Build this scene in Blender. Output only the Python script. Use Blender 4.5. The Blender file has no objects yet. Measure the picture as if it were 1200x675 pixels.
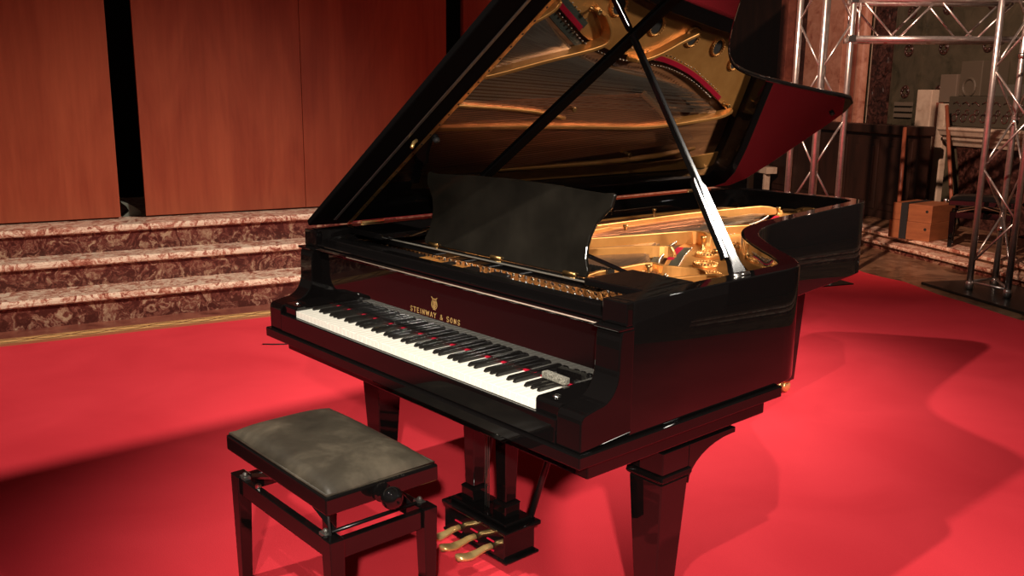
import bpy, bmesh, math, random
from mathutils import Vector, Matrix
random.seed(7)
C = bpy.context.scene.collection
PI = math.pi
R = math.radians

# ------------------------------------------------------------------ materials
def new_mat(name):
    m = bpy.data.materials.new(name); m.use_nodes = True
    nt = m.node_tree; b = nt.nodes['Principled BSDF']
    return m, nt, b
def simple(name, col, rough=.5, metal=0., coat=0., spec=.5, bump=0., bscale=200., sheen=0.):
    m, nt, b = new_mat(name)
    b.inputs['Base Color'].default_value = (*col, 1); b.inputs['Roughness'].default_value = rough
    b.inputs['Metallic'].default_value = metal; b.inputs['Coat Weight'].default_value = coat
    b.inputs['Coat Roughness'].default_value = .03; b.inputs['Specular IOR Level'].default_value = spec
    if sheen: b.inputs['Sheen Weight'].default_value = sheen
    if bump:
        tc = nt.nodes.new('ShaderNodeTexCoord')
        n = nt.nodes.new('ShaderNodeTexNoise'); n.inputs['Scale'].default_value = bscale
        nt.links.new(tc.outputs['Object'], n.inputs['Vector'])
        bp = nt.nodes.new('ShaderNodeBump'); bp.inputs['Strength'].default_value = bump; bp.inputs['Distance'].default_value = .002
        nt.links.new(n.outputs['Fac'], bp.inputs['Height']); nt.links.new(bp.outputs['Normal'], b.inputs['Normal'])
    return m
def noisy(name, stops, scale=4., detail=6., rough=.5, stretch=(1,1,1), distort=0., bump=0., metal=0., rough2=None, wtype='NOISE', mixscale=None, coat=0., spec=.5):
    """noise -> colour ramp"""
    m, nt, b = new_mat(name)
    tc = nt.nodes.new('ShaderNodeTexCoord'); mp = nt.nodes.new('ShaderNodeMapping')
    mp.inputs['Scale'].default_value = stretch
    nt.links.new(tc.outputs['Object'], mp.inputs['Vector'])
    n = nt.nodes.new('ShaderNodeTexNoise'); n.inputs['Scale'].default_value = scale; n.inputs['Detail'].default_value = detail
    n.inputs['Roughness'].default_value = .62; n.inputs['Distortion'].default_value = distort
    nt.links.new(mp.outputs['Vector'], n.inputs['Vector'])
    cr = nt.nodes.new('ShaderNodeValToRGB'); els = cr.color_ramp.elements
    while len(els) < len(stops): els.new(.5)
    for e, (p, c) in zip(els, stops): e.position = p; e.color = (*c, 1)
    nt.links.new(n.outputs['Fac'], cr.inputs['Fac']); nt.links.new(cr.outputs['Color'], b.inputs['Base Color'])
    b.inputs['Roughness'].default_value = rough; b.inputs['Metallic'].default_value = metal
    b.inputs['Coat Weight'].default_value = coat; b.inputs['Specular IOR Level'].default_value = spec
    if rough2 is not None:
        mr = nt.nodes.new('ShaderNodeMapRange'); mr.inputs['To Min'].default_value = rough; mr.inputs['To Max'].default_value = rough2
        nt.links.new(n.outputs['Fac'], mr.inputs['Value']); nt.links.new(mr.outputs['Result'], b.inputs['Roughness'])
    if bump:
        bp = nt.nodes.new('ShaderNodeBump'); bp.inputs['Strength'].default_value = bump; bp.inputs['Distance'].default_value = .004
        nt.links.new(n.outputs['Fac'], bp.inputs['Height']); nt.links.new(bp.outputs['Normal'], b.inputs['Normal'])
    return m

def carpet_mat():
    m, nt, b = new_mat('red_carpet')
    tc = nt.nodes.new('ShaderNodeTexCoord')
    n1 = nt.nodes.new('ShaderNodeTexNoise'); n1.inputs['Scale'].default_value = 1.6; n1.inputs['Detail'].default_value = 5; n1.inputs['Distortion'].default_value = .6
    n2 = nt.nodes.new('ShaderNodeTexNoise'); n2.inputs['Scale'].default_value = 260; n2.inputs['Detail'].default_value = 3
    nt.links.new(tc.outputs['Object'], n1.inputs['Vector']); nt.links.new(tc.outputs['Object'], n2.inputs['Vector'])
    cr = nt.nodes.new('ShaderNodeValToRGB')
    cr.color_ramp.elements[0].position = .3; cr.color_ramp.elements[0].color = (.62, .030, .044, 1)
    cr.color_ramp.elements[1].position = .75; cr.color_ramp.elements[1].color = (.74, .043, .060, 1)
    nt.links.new(n1.outputs['Fac'], cr.inputs['Fac'])
    mx = nt.nodes.new('ShaderNodeMix'); mx.data_type = 'RGBA'; mx.blend_type = 'MULTIPLY'; mx.inputs['Factor'].default_value = .25
    nt.links.new(cr.outputs['Color'], mx.inputs[6]); nt.links.new(n2.outputs['Fac'], mx.inputs[7])
    nt.links.new(mx.outputs[2], b.inputs['Base Color'])
    b.inputs['Roughness'].default_value = .95; b.inputs['Specular IOR Level'].default_value = .1
    ad = nt.nodes.new('ShaderNodeMath'); ad.operation = 'MULTIPLY_ADD'; ad.inputs[1].default_value = 4.
    nt.links.new(n1.outputs['Fac'], ad.inputs[0]); nt.links.new(n2.outputs['Fac'], ad.inputs[2])
    bp = nt.nodes.new('ShaderNodeBump'); bp.inputs['Strength'].default_value = .35; bp.inputs['Distance'].default_value = .003
    nt.links.new(ad.outputs[0], bp.inputs['Height']); nt.links.new(bp.outputs['Normal'], b.inputs['Normal'])
    return m
def wood_panel_mat():
    m, nt, b = new_mat('orange_wood_veneer')
    tc = nt.nodes.new('ShaderNodeTexCoord'); mp = nt.nodes.new('ShaderNodeMapping'); mp.inputs['Scale'].default_value = (1, 1, .22)
    nt.links.new(tc.outputs['Object'], mp.inputs['Vector'])
    n1 = nt.nodes.new('ShaderNodeTexNoise'); n1.inputs['Scale'].default_value = 2.2; n1.inputs['Detail'].default_value = 7; n1.inputs['Distortion'].default_value = 1.8
    mp2 = nt.nodes.new('ShaderNodeMapping'); mp2.inputs['Scale'].default_value = (14, 14, .8)
    nt.links.new(tc.outputs['Object'], mp2.inputs['Vector'])
    n2 = nt.nodes.new('ShaderNodeTexNoise'); n2.inputs['Scale'].default_value = 3.0; n2.inputs['Detail'].default_value = 6
    nt.links.new(mp.outputs['Vector'], n1.inputs['Vector']); nt.links.new(mp2.outputs['Vector'], n2.inputs['Vector'])
    cr = nt.nodes.new('ShaderNodeValToRGB')
    cr.color_ramp.elements[0].position = .36; cr.color_ramp.elements[0].color = (.28, .050, .022, 1)
    cr.color_ramp.elements[1].position = .66; cr.color_ramp.elements[1].color = (.39, .084, .036, 1)
    nt.links.new(n1.outputs['Fac'], cr.inputs['Fac'])
    cr2 = nt.nodes.new('ShaderNodeValToRGB')
    cr2.color_ramp.elements[0].position = .35; cr2.color_ramp.elements[0].color = (.80, .76, .74, 1)
    cr2.color_ramp.elements[1].position = .6; cr2.color_ramp.elements[1].color = (1, 1, 1, 1)
    nt.links.new(n2.outputs['Fac'], cr2.inputs['Fac'])
    mx = nt.nodes.new('ShaderNodeMix'); mx.data_type = 'RGBA'; mx.blend_type = 'MULTIPLY'; mx.inputs['Factor'].default_value = .45
    nt.links.new(cr.outputs['Color'], mx.inputs[6]); nt.links.new(cr2.outputs['Color'], mx.inputs[7])
    nt.links.new(mx.outputs[2], b.inputs['Base Color']); b.inputs['Roughness'].default_value = .42; b.inputs['Specular IOR Level'].default_value = .35
    return m
def marble_mat(name, dark, mid, light, scale, lo=.42, hi=.56):
    m, nt, b = new_mat(name)
    tc = nt.nodes.new('ShaderNodeTexCoord')
    n0 = nt.nodes.new('ShaderNodeTexNoise'); n0.inputs['Scale'].default_value = scale * .5; n0.inputs['Detail'].default_value = 4
    nt.links.new(tc.outputs['Object'], n0.inputs['Vector'])
    add = nt.nodes.new('ShaderNodeVectorMath'); add.operation = 'MULTIPLY_ADD'; add.inputs[1].default_value = (.35, .35, .35)
    nt.links.new(n0.outputs['Color'], add.inputs[0]); nt.links.new(tc.outputs['Object'], add.inputs[2])
    n1 = nt.nodes.new('ShaderNodeTexNoise'); n1.inputs['Scale'].default_value = scale; n1.inputs['Detail'].default_value = 9; n1.inputs['Roughness'].default_value = .68; n1.inputs['Distortion'].default_value = .9
    nt.links.new(add.outputs[0], n1.inputs['Vector'])
    cr = nt.nodes.new('ShaderNodeValToRGB'); e = cr.color_ramp.elements
    e.new(.5); e.new(.6)
    for x, (p, c) in zip(e, [(lo - .06, dark), (lo + .02, mid), (hi, light), (hi + .2, tuple(v * .75 for v in light))]): x.position = p; x.color = (*c, 1)
    nt.links.new(n1.outputs['Fac'], cr.inputs['Fac']); nt.links.new(cr.outputs['Color'], b.inputs['Base Color'])
    b.inputs['Roughness'].default_value = .3
    return m
def border_mat():
    """gold guilloche border of the floor, pattern runs along local Y"""
    m, nt, b = new_mat('gold_guilloche_border')
    tc = nt.nodes.new('ShaderNodeTexCoord'); sp = nt.nodes.new('ShaderNodeSeparateXYZ'); nt.links.new(tc.outputs['Object'], sp.inputs[0])
    def mth(op, a, c=None, v=None):
        n = nt.nodes.new('ShaderNodeMath'); n.operation = op
        if isinstance(a, (int, float)): n.inputs[0].default_value = a
        else: nt.links.new(a, n.inputs[0])
        if c is not None: nt.links.new(c, n.inputs[1])
        if v is not None: n.inputs[1].default_value = v
        return n.outputs[0]
    X, Y = sp.outputs['X'], sp.outputs['Y']
    s = mth('SINE', mth('MULTIPLY', Y, v=2 * PI / .44))
    w1 = mth('ABSOLUTE', mth('SUBTRACT', X, mth('MULTIPLY', s, v=.036)))
    w2 = mth('ABSOLUTE', mth('ADD', X, mth('MULTIPLY', s, v=.036)))
    l1 = mth('LESS_THAN', w1, v=.008); l2 = mth('LESS_THAN', w2, v=.008)
    edge = mth('GREATER_THAN', mth('ABSOLUTE', X), v=.062)
    edge2 = mth('LESS_THAN', mth('ABSOLUTE', mth('SUBTRACT', mth('ABSOLUTE', X), v=.055)), v=.004)
    any_ = mth('MAXIMUM', mth('MAXIMUM', l1, l2), edge2)
    n = nt.nodes.new('ShaderNodeTexNoise'); n.inputs['Scale'].default_value = 30; nt.links.new(tc.outputs['Object'], n.inputs['Vector'])
    cr = nt.nodes.new('ShaderNodeValToRGB'); cr.color_ramp.elements[0].color = (.56, .27, .085, 1); cr.color_ramp.elements[1].color = (.78, .46, .18, 1)
    nt.links.new(n.outputs['Fac'], cr.inputs['Fac'])
    mx = nt.nodes.new('ShaderNodeMix'); mx.data_type = 'RGBA'; nt.links.new(any_, mx.inputs['Factor']); nt.links.new(cr.outputs['Color'], mx.inputs[6]); mx.inputs[7].default_value = (.14, .05, .02, 1)
    mx2 = nt.nodes.new('ShaderNodeMix'); mx2.data_type = 'RGBA'; nt.links.new(edge, mx2.inputs['Factor']); nt.links.new(mx.outputs[2], mx2.inputs[6]); mx2.inputs[7].default_value = (.30, .11, .05, 1)
    nt.links.new(mx2.outputs[2], b.inputs['Base Color']); b.inputs['Roughness'].default_value = .45
    return m
def lacquer_mat(name, base=(.0035, .0030, .0030), rough=.018, dust=0., ior=1.5, spec=.52):
    m, nt, b = new_mat(name)
    b.inputs['Base Color'].default_value = (*base, 1); b.inputs['Roughness'].default_value = rough
    b.inputs['Specular IOR Level'].default_value = spec; b.inputs['IOR'].default_value = ior
    if dust:
        tc = nt.nodes.new('ShaderNodeTexCoord'); n = nt.nodes.new('ShaderNodeTexNoise'); n.inputs['Scale'].default_value = 5; n.inputs['Detail'].default_value = 8
        nt.links.new(tc.outputs['Object'], n.inputs['Vector'])
        cr = nt.nodes.new('ShaderNodeValToRGB'); cr.color_ramp.elements[0].position = .35; cr.color_ramp.elements[0].color = (*[v * .4 * dust for v in (.030, .026, .020)], 1)
        cr.color_ramp.elements[1].position = .75; cr.color_ramp.elements[1].color = (*[v * dust for v in (.038, .032, .024)], 1)
        nt.links.new(n.outputs['Fac'], cr.inputs['Fac']); nt.links.new(cr.outputs['Color'], b.inputs['Base Color'])
        mr = nt.nodes.new('ShaderNodeMapRange'); mr.inputs['To Min'].default_value = rough; mr.inputs['To Max'].default_value = rough + .16
        nt.links.new(n.outputs['Fac'], mr.inputs['Value']); nt.links.new(mr.outputs['Result'], b.inputs['Roughness'])
    return m

M = {}
M['black'] = lacquer_mat('black_lacquer')
M['desk'] = lacquer_mat('dusty_black_lacquer', rough=.10, dust=.42)
M['prop'] = lacquer_mat('prop_lacquer', rough=.13, spec=1.)
M['mirror'] = lacquer_mat('high_polish_black_lacquer', rough=.010, ior=1.95, spec=.5)
M['fall'] = lacquer_mat('fallboard_lacquer', rough=.012, ior=1.62, spec=.5)
M['satin'] = simple('satin_black_paint', (.006, .005, .005), .28)
M['flap'] = simple('aged_satin_lacquer', (.003, .0026, .0026), .8, spec=.02)
M['dullsteel'] = simple('dull_grey_strip', (.16, .155, .14), .35, .8)
M['slot'] = simple('dark_green_grey_slot', (.030, .034, .022), .5)
M['ledgegrey'] = simple('grey_ledge_highlight', (.11, .10, .085), .42)  # grey lip colour paints the highlight along the desk ledge
M['bead'] = simple('pale_edge_highlight', (.30, .22, .17), .45)  # pale bead colour stands in for the bright highlight along the fallboard top
M['rubber'] = simple('matt_black', (.008, .008, .008), .7)
M['gold'] = noisy('bronze_plate_paint', [(.3, (.60, .25, .062)), (.7, (.76, .35, .098))], 9, 4, rough=.38, metal=.66, bump=.05)
M['brass'] = noisy('polished_brass', [(.3, (.66, .40, .13)), (.7, (.90, .62, .27))], 14, 4, rough=.34, metal=.75)
M['oldbrass'] = noisy('dull_brass', [(.3, (.34, .18, .06)), (.7, (.70, .42, .16))], 20, 5, rough=.33, metal=.95)
M['steel'] = simple('nickel_steel', (.72, .70, .66), .22, 1.)
M['string'] = simple('steel_wire', (.52, .42, .33), .34, 1.)
M['copper'] = simple('copper_wound_wire', (.62, .27, .15), .36, .9)
M['spruce'] = noisy('varnished_spruce', [(.3, (.13, .045, .016)), (.7, (.30, .12, .045))], 3, 6, rough=.4, stretch=(22, 1, 1))
M['bridge'] = noisy('maple_bridge', [(.3, (.10, .045, .02)), (.7, (.2, .095, .04))], 8, 5, rough=.4)
M['redfelt'] = simple('red_felt', (.34, .005, .022), .95, spec=.1, bump=.4, bscale=400)
M['greyfelt'] = noisy('grey_wool_felt', [(.3, (.03, .028, .022)), (.5, (.16, .15, .12)), (.7, (.34, .32, .27))], 210, 3, rough=.95, bump=.8)
M['white'] = simple('white_key_plastic', (.86, .83, .74), .22, coat=.3)
M['gap'] = simple('dark_gap', (.01, .008, .006), .8)
M['ebony'] = simple('black_key_plastic', (.010, .009, .008), .14)
M['goldleaf'] = simple('gold_lettering', (.75, .47, .17), .38, .6)
M['cushion'] = noisy('worn_grey_velour', [(.28, (.020, .016, .011)), (.5, (.044, .036, .025)), (.72, (.105, .086, .060))], 5.5, 7, rough=.5, bump=.25, distort=.2, spec=.4)
M['carpet'] = carpet_mat()
M['panel'] = wood_panel_mat()
M['paneledge'] = simple('panel_edge_wood', (.16, .04, .02), .6)
M['marble'] = marble_mat('red_breccia_marble', (.055, .012, .009), (.155, .042, .030), (.42, .27, .17), 13.0, .50, .66)
M['tread'] = marble_mat('polished_rose_marble', (.20, .045, .030), (.44, .17, .11), (.82, .62, .46), 15.0, .43, .56)
M['border'] = border_mat()
M['stone'] = marble_mat('brown_mottled_stone', (.05, .022, .012), (.13, .065, .035), (.27, .15, .085), 6.0, .42, .6)
M['stagewall'] = simple('unlit_black_drape', (.006, .0045, .004), .9)
M['alu'] = noisy('brushed_aluminium', [(.3, (.62, .58, .55)), (.7, (.80, .77, .74))], 30, 3, rough=.30, metal=.9)
M['plinth'] = simple('dark_steel_plate', (.014, .016, .014), .3, .3)
M['pinkstone'] = marble_mat('pink_veined_stone', (.28, .10, .065), (.40, .17, .11), (.52, .26, .18), 5.0, .4, .6)
M['redstone'] = marble_mat('dark_red_stone', (.10, .025, .016), (.17, .045, .03), (.26, .08, .05), 5.0, .4, .6)
M['palestone'] = marble_mat('pale_cream_stone', (.34, .25, .18), (.46, .35, .26), (.56, .45, .34), 4.0, .4, .6)
M['greystone'] = marble_mat('grey_green_plaster', (.032, .030, .018), (.055, .048, .030), (.085, .070, .045), 3.0, .4, .6)
M['ornament'] = marble_mat('dark_painted_ornament', (.012, .006, .005), (.035, .013, .010), (.11, .045, .035), 14.0, .46, .62)
M['darkwood'] = noisy('dark_stained_wood', [(.3, (.012, .006, .004)), (.7, (.035, .014, .009))], 6, 5, rough=.42, stretch=(1, 1, .2))
M['crate'] = noisy('orange_plywood', [(.3, (.22, .070, .026)), (.7, (.34, .115, .042))], 4, 6, rough=.5, stretch=(1, 1, 6))
M['redwood'] = noisy('red_stained_pole_wood', [(.3, (.20, .05, .025)), (.7, (.34, .10, .05))], 6, 5, rough=.45, stretch=(1, 1, .2))
M['cable'] = simple('black_cable_rubber', (.02, .005, .006), .6)

# ------------------------------------------------------------------ mesh helpers
def link(o, parent=None):
    C.objects.link(o)
    if parent: o.parent = parent
    return o
def obj(name, bm, m, parent=None, bevel=0., seg=2, smooth=False, loc=None):
    bmesh.ops.recalc_face_normals(bm, faces=bm.faces[:])
    me = bpy.data.meshes.new(name); bm.to_mesh(me); bm.free()
    for mm in (m if isinstance(m, (list, tuple)) else [m]): me.materials.append(mm)
    if smooth:
        for p in me.polygons: p.use_smooth = True
    o = bpy.data.objects.new(name, me)
    link(o, parent)
    if loc is not None: o.location = loc
    if bevel:
        md = o.modifiers.new('bevel', 'BEVEL'); md.width = bevel; md.segments = seg; md.limit_method = 'ANGLE'; md.angle_limit = R(40)
        md.harden_normals = False
    return o
def empty(name, label, cat, loc=(0, 0, 0), rotz=0, group=None):
    o = bpy.data.objects.new(name, None); C.objects.link(o); o.location = loc; o.rotation_euler = (0, 0, rotz); o.empty_display_size = .1
    o['label'] = label; o['category'] = cat
    if group: o['group'] = group
    return o
def tag(o, label, cat, group=None, kind=None):
    o['label'] = label; o['category'] = cat
    if group: o['group'] = group
    if kind: o['kind'] = kind
    return o
def struct(o, label, cat):
    o['kind'] = 'structure'; o['label'] = label; o['category'] = cat
    return o
def box(bm, x0, x1, y0, y1, z0, z1, mi=0, M4=None):
    vs = [Vector(p) for p in ((x0,y0,z0),(x1,y0,z0),(x1,y1,z0),(x0,y1,z0),(x0,y0,z1),(x1,y0,z1),(x1,y1,z1),(x0,y1,z1))]
    if M4: vs = [M4 @ v for v in vs]
    v = [bm.verts.new(p) for p in vs]
    for f in ((0,3,2,1),(4,5,6,7),(0,1,5,4),(1,2,6,5),(2,3,7,6),(3,0,4,7)):
        fa = bm.faces.new([v[i] for i in f]); fa.material_index = mi
    return bm
def frustum(bm, cx, cy, z0, w0, d0, z1, w1, d1, cx1=None, cy1=None):
    cx1 = cx if cx1 is None else cx1; cy1 = cy if cy1 is None else cy1
    v = [bm.verts.new(p) for p in ((cx-w0/2,cy-d0/2,z0),(cx+w0/2,cy-d0/2,z0),(cx+w0/2,cy+d0/2,z0),(cx-w0/2,cy+d0/2,z0),
                                   (cx1-w1/2,cy1-d1/2,z1),(cx1+w1/2,cy1-d1/2,z1),(cx1+w1/2,cy1+d1/2,z1),(cx1-w1/2,cy1+d1/2,z1))]
    for f in ((0,3,2,1),(4,5,6,7),(0,1,5,4),(1,2,6,5),(2,3,7,6),(3,0,4,7)): bm.faces.new([v[i] for i in f])
    return bm
def prism(bm, pts, axis, a, b, mi=0):
    """polygon pts (2D) extruded along axis from a to b"""
    def P(p, t):
        return (p[0], p[1], t) if axis == 'z' else ((t, p[0], p[1]) if axis == 'x' else (p[0], t, p[1]))
    A = [bm.verts.new(P(p, a)) for p in pts]; B = [bm.verts.new(P(p, b)) for p in pts]
    f1 = bm.faces.new(A); f2 = bm.faces.new(B[::-1]); f1.material_index = f2.material_index = mi
    n = len(pts)
    for i in range(n):
        f = bm.faces.new([A[i], B[i], B[(i+1) % n], A[(i+1) % n]]); f.material_index = mi
    return bm
def tube(bm, path, r, n=8, cap=True, flat=None):
    path = [Vector(p) for p in path]; rings = []
    k = len(path); rr = r if isinstance(r, (list, tuple)) else [r] * k
    prev = None
    for i, p in enumerate(path):
        t = (path[min(i+1, k-1)] - path[max(i-1, 0)]).normalized()
        if prev is None:
            a = Vector((0,0,1)) if abs(t.z) < .9 else Vector((1,0,0))
            u = t.cross(a).normalized()
        else:
            u = (prev - t * prev.dot(t)).normalized()
        prev = u; w = t.cross(u)
        rings.append([bm.verts.new(p + (u * math.cos(2*PI*j/n) + w * math.sin(2*PI*j/n) * (flat or 1)) * rr[i]) for j in range(n)])
    for i in range(k-1):
        for j in range(n):
            bm.faces.new([rings[i][j], rings[i][(j+1) % n], rings[i+1][(j+1) % n], rings[i+1][j]])
    if cap:
        bm.faces.new(rings[0][::-1]); bm.faces.new(rings[-1])
    return bm
def lathe(bm, prof, c=(0,0,0), n=24, axis='z'):
    """prof: (r, h) list"""
    c = Vector(c); rings = []
    for r, h in prof:
        ring = []
        for j in range(n):
            a = 2*PI*j/n; p = Vector((r*math.cos(a), r*math.sin(a), h))
            if axis == 'x': p = Vector((h, p.x, p.y))
            if axis == 'y': p = Vector((p.x, h, p.y))
            ring.append(bm.verts.new(c + p))
        rings.append(ring)
    for a, b in zip(rings, rings[1:]):
        for j in range(n): bm.faces.new([a[j], a[(j+1) % n], b[(j+1) % n], b[j]])
    if prof[0][0] > 1e-6: bm.faces.new(rings[0][::-1])
    if prof[-1][0] > 1e-6: bm.faces.new(rings[-1])
    return bm
def torus(bm, c, Rr, r, n=28, k=8, up=Vector((0,0,1))):
    c = Vector(c); q = Vector((0,0,1)).rotation_difference(up); rings = []
    for i in range(n):
        a = 2*PI*i/n; ring = []
        for j in range(k):
            b = 2*PI*j/k
            ring.append(bm.verts.new(c + q @ Vector(((Rr + r*math.cos(b))*math.cos(a), (Rr + r*math.cos(b))*math.sin(a), r*math.sin(b)))))
        rings.append(ring)
    for i in range(n):
        for j in range(k): bm.faces.new([rings[i][j], rings[(i+1) % n][j], rings[(i+1) % n][(j+1) % k], rings[i][(j+1) % k]])
    return bm
def ball(bm, c, r, n=8, m=6):
    prof = [(r*math.sin(PI*i/m), -r*math.cos(PI*i/m)) for i in range(m+1)]
    prof[0] = (r*.02, -r); prof[-1] = (r*.02, r)
    return lathe(bm, prof, c, n)
def spline(pts, per=6):
    """Catmull-Rom through 2D/3D points"""
    P = [Vector(p) for p in pts]; out = []
    for i in range(len(P)-1):
        p0 = P[max(i-1, 0)]; p1 = P[i]; p2 = P[i+1]; p3 = P[min(i+2, len(P)-1)]
        for s in range(per):
            t = s/per
            out.append(.5*((2*p1) + (p2-p0)*t + (2*p0-5*p1+4*p2-p3)*t*t + (3*p1-p0-3*p2+p3)*t**3))
    out.append(P[-1]); return out
def offset_poly(pts, d):
    """offset a closed polygon inwards (pts counter-clockwise) by d"""
    n = len(pts); out = []
    for i in range(n):
        a, b, c = Vector(pts[i-1][:2]), Vector(pts[i][:2]), Vector(pts[(i+1) % n][:2])
        e1 = (b-a).normalized(); e2 = (c-b).normalized()
        n1 = Vector((-e1.y, e1.x)); n2 = Vector((-e2.y, e2.x)); m = (n1+n2)
        m = m.normalized() if m.length > 1e-6 else n1
        k = d / max(.5, m.dot(n1)); out.append(b + m*k)
    return out

# ------------------------------------------------------------------ camera
cam = bpy.data.cameras.new('camera'); camo = bpy.data.objects.new('camera', cam); C.objects.link(camo)
CP = Vector((2.98314, -1.46561, 1.48195)); yaw, pitch, roll = R(-48.60624), R(12.01820), R(.55757)
fw = Vector((math.sin(yaw)*math.cos(pitch), math.cos(yaw)*math.cos(pitch), -math.sin(pitch)))
rt = Vector((math.cos(yaw), -math.sin(yaw), 0)); up = rt.cross(fw)
r2 = rt*math.cos(roll) + up*math.sin(roll); u2 = -rt*math.sin(roll) + up*math.cos(roll)
camo.matrix_world = Matrix(((r2.x, u2.x, -fw.x, CP.x), (r2.y, u2.y, -fw.y, CP.y), (r2.z, u2.z, -fw.z, CP.z), (0,0,0,1)))
cam.sensor_width = 36; cam.lens = 1070.14*36/1200; cam.clip_start = .05; cam.clip_end = 60
bpy.context.scene.camera = camo

# ------------------------------------------------------------------ setting: left steps and panels
DL = Vector((.196, .981)); NL = Vector((-.981, .196))      # along the steps, away from the piano
LA = math.atan2(-.196, .981)                                # z-rotation: local Y runs along the steps, local X towards the piano
BL = Vector((-2.95, 1.0))                                   # point on the first riser
def leftobj(name, bm, m, **k):
    o = obj(name, bm, m, **k); o.location = (BL.x, BL.y, 0); o.rotation_euler = (0, 0, LA); return o
# local frame: x>0 towards the piano, y along the steps
def step(z0, z1, xf, xb, y0, y1, name, label):
    bm = bmesh.new()
    box(bm, xb, xf, y0, y1, z0, z1-.045)
    prof = [(xb, z1-.045), (xf+.028, z1-.045), (xf+.036, z1-.036), (xf+.038, z1-.018), (xf+.034, z1-.005), (xf+.026, z1), (xb, z1)]
    prism(bm, prof, 'y', y0, y1, 1)
    o = leftobj(name, bm, [M['marble'], M['tread']]); struct(o, label, 'step'); return o
step(0, .200, 0, -.9, -3.6, 5.2, 'marble_step', 'lowest red marble step with rounded nosing left of the piano')
step(.200, .385, -.28, -1.0, -3.6, 5.2, 'marble_step', 'middle red marble step with rounded nosing left of the piano')
step(.385, .570, -.50, -2.2, -3.6, 5.2, 'marble_step', 'top red marble step carrying the wooden wall panels')
bm = bmesh.new(); box(bm, -.072, .072, -3.6, 5.2, 0, .012)
o = leftobj('trim_1', bm, M['border']); o.location = (BL.x - NL.x*.26, BL.y - NL.y*.26, 0); struct(o, 'gold patterned floor border between marble steps and red carpet', 'floor border')
bm = bmesh.new(); box(bm, .0, .19, -3.6, 5.2, 0, .010); o = leftobj('trim_2', bm, M['redstone']); struct(o, 'narrow dark red stone strip at the foot of the marble steps', 'floor strip')

XP = -.790                                                   # front face of the panels
def panel(y0, y1, seams, label):
    e = empty('wood_panel', label, 'panel', (BL.x, BL.y, .57), LA, 'tall orange wood panels standing on the marble steps')
    cuts = [y0] + seams + [y1]
    for a, b in zip(cuts, cuts[1:]):
        bm = bmesh.new(); box(bm, XP-.03, XP, a+.0015, b-.0015, .012, 3.4); obj('veneer_board', bm, M['panel'], e, bevel=.002)
    bm = bmesh.new(); box(bm, XP-.075, XP-.031, y0+.01, y1-.01, .0, 3.4); obj('backing_frame', bm, M['paneledge'], e)
    return e
def yl(wx, wy): return (Vector((wx, wy)) - BL).dot(DL)
panel(-3.3, yl(-3.772, .740), [-1.75], 'orange wood panel, leftmost, beside the wider black gap')
panel(yl(-3.738, .905), yl(-3.26, 3.304), [yl(-3.505, 2.08)], 'widest visible orange wood panel with a vertical seam, between both black gaps')
panel(yl(-3.229, 3.459), 5.2, [], 'orange wood panel partly hidden by the raised piano lid')
# grey foot of the panel stand, seen in the gap
bm = bmesh.new()
y0 = yl(-3.772, .740)
arc = [(XP-.30 + .0, .002), (XP-.10, .002), (XP-.10, .03), (XP-.16, .06), (XP-.24, .085), (XP-.33, .085), (XP-.33, .075)]
prism(bm, [(yl(-3.772,.74)+.02, .0), (yl(-3.772,.74)+.15, .0), (yl(-3.772,.74)+.15, .035), (yl(-3.772,.74)+.11, .07), (yl(-3.772,.74)+.06, .10), (yl(-3.772,.74)+.02, .115), (yl(-3.772,.74)+.02, .105), (yl(-3.772,.74)+.055, .075), (yl(-3.772,.74)+.07, .04)], 'x', XP-.22, XP-.10)
o = leftobj('stand_foot', bm, simple('grey_green_metal', (.10, .11, .085), .5)); o.location.z = .57
tag(o, 'small curved grey metal foot in the wider black gap between wood panels', 'stand foot')
# back wall behind the panels
bm = bmesh.new(); box(bm, -2.3, -2.2, -3.6, 5.2, 0, 4.6); o = leftobj('wall_left', bm, M['stagewall']); struct(o, 'unlit black wall behind the wooden panels', 'wall')

# floor and carpet
bm = bmesh.new(); box(bm, -9, 9, -6, 16, -.06, -.012); o = obj('floor', bm, M['stone']); struct(o, 'brown mottled marble floor beyond the red carpet', 'floor')
p0 = BL - NL*.185                                            # carpet edge along the border
def onedge(t): return p0 + DL*t
DR = Vector((.89, -.456)); NR = Vector((.456, .89))          # frame of the right-hand back of the stage
edge = [onedge(-4.2), (6.5, -5.2), (6.5, 2.2)]
far = [(2.2, 4.35), (1.3, 4.86), (.62, 5.22), (.25, 5.43), (-.003, 5.55), (-.22, 5.70), (-.407, 5.826), (-.62, 5.87), (-.823, 5.95), (-1.2, 6.2), (-1.75, 6.45)]
pts = [tuple(p) for p in edge + far]; pts.append(tuple(onedge(5.4)))
bm = bmesh.new(); prism(bm, pts, 'z', -.012, 0)
o = obj('carpet', bm, M['carpet'], bevel=.004); tag(o, 'bright red stage carpet covering the floor under the grand piano', 'carpet')

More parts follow.
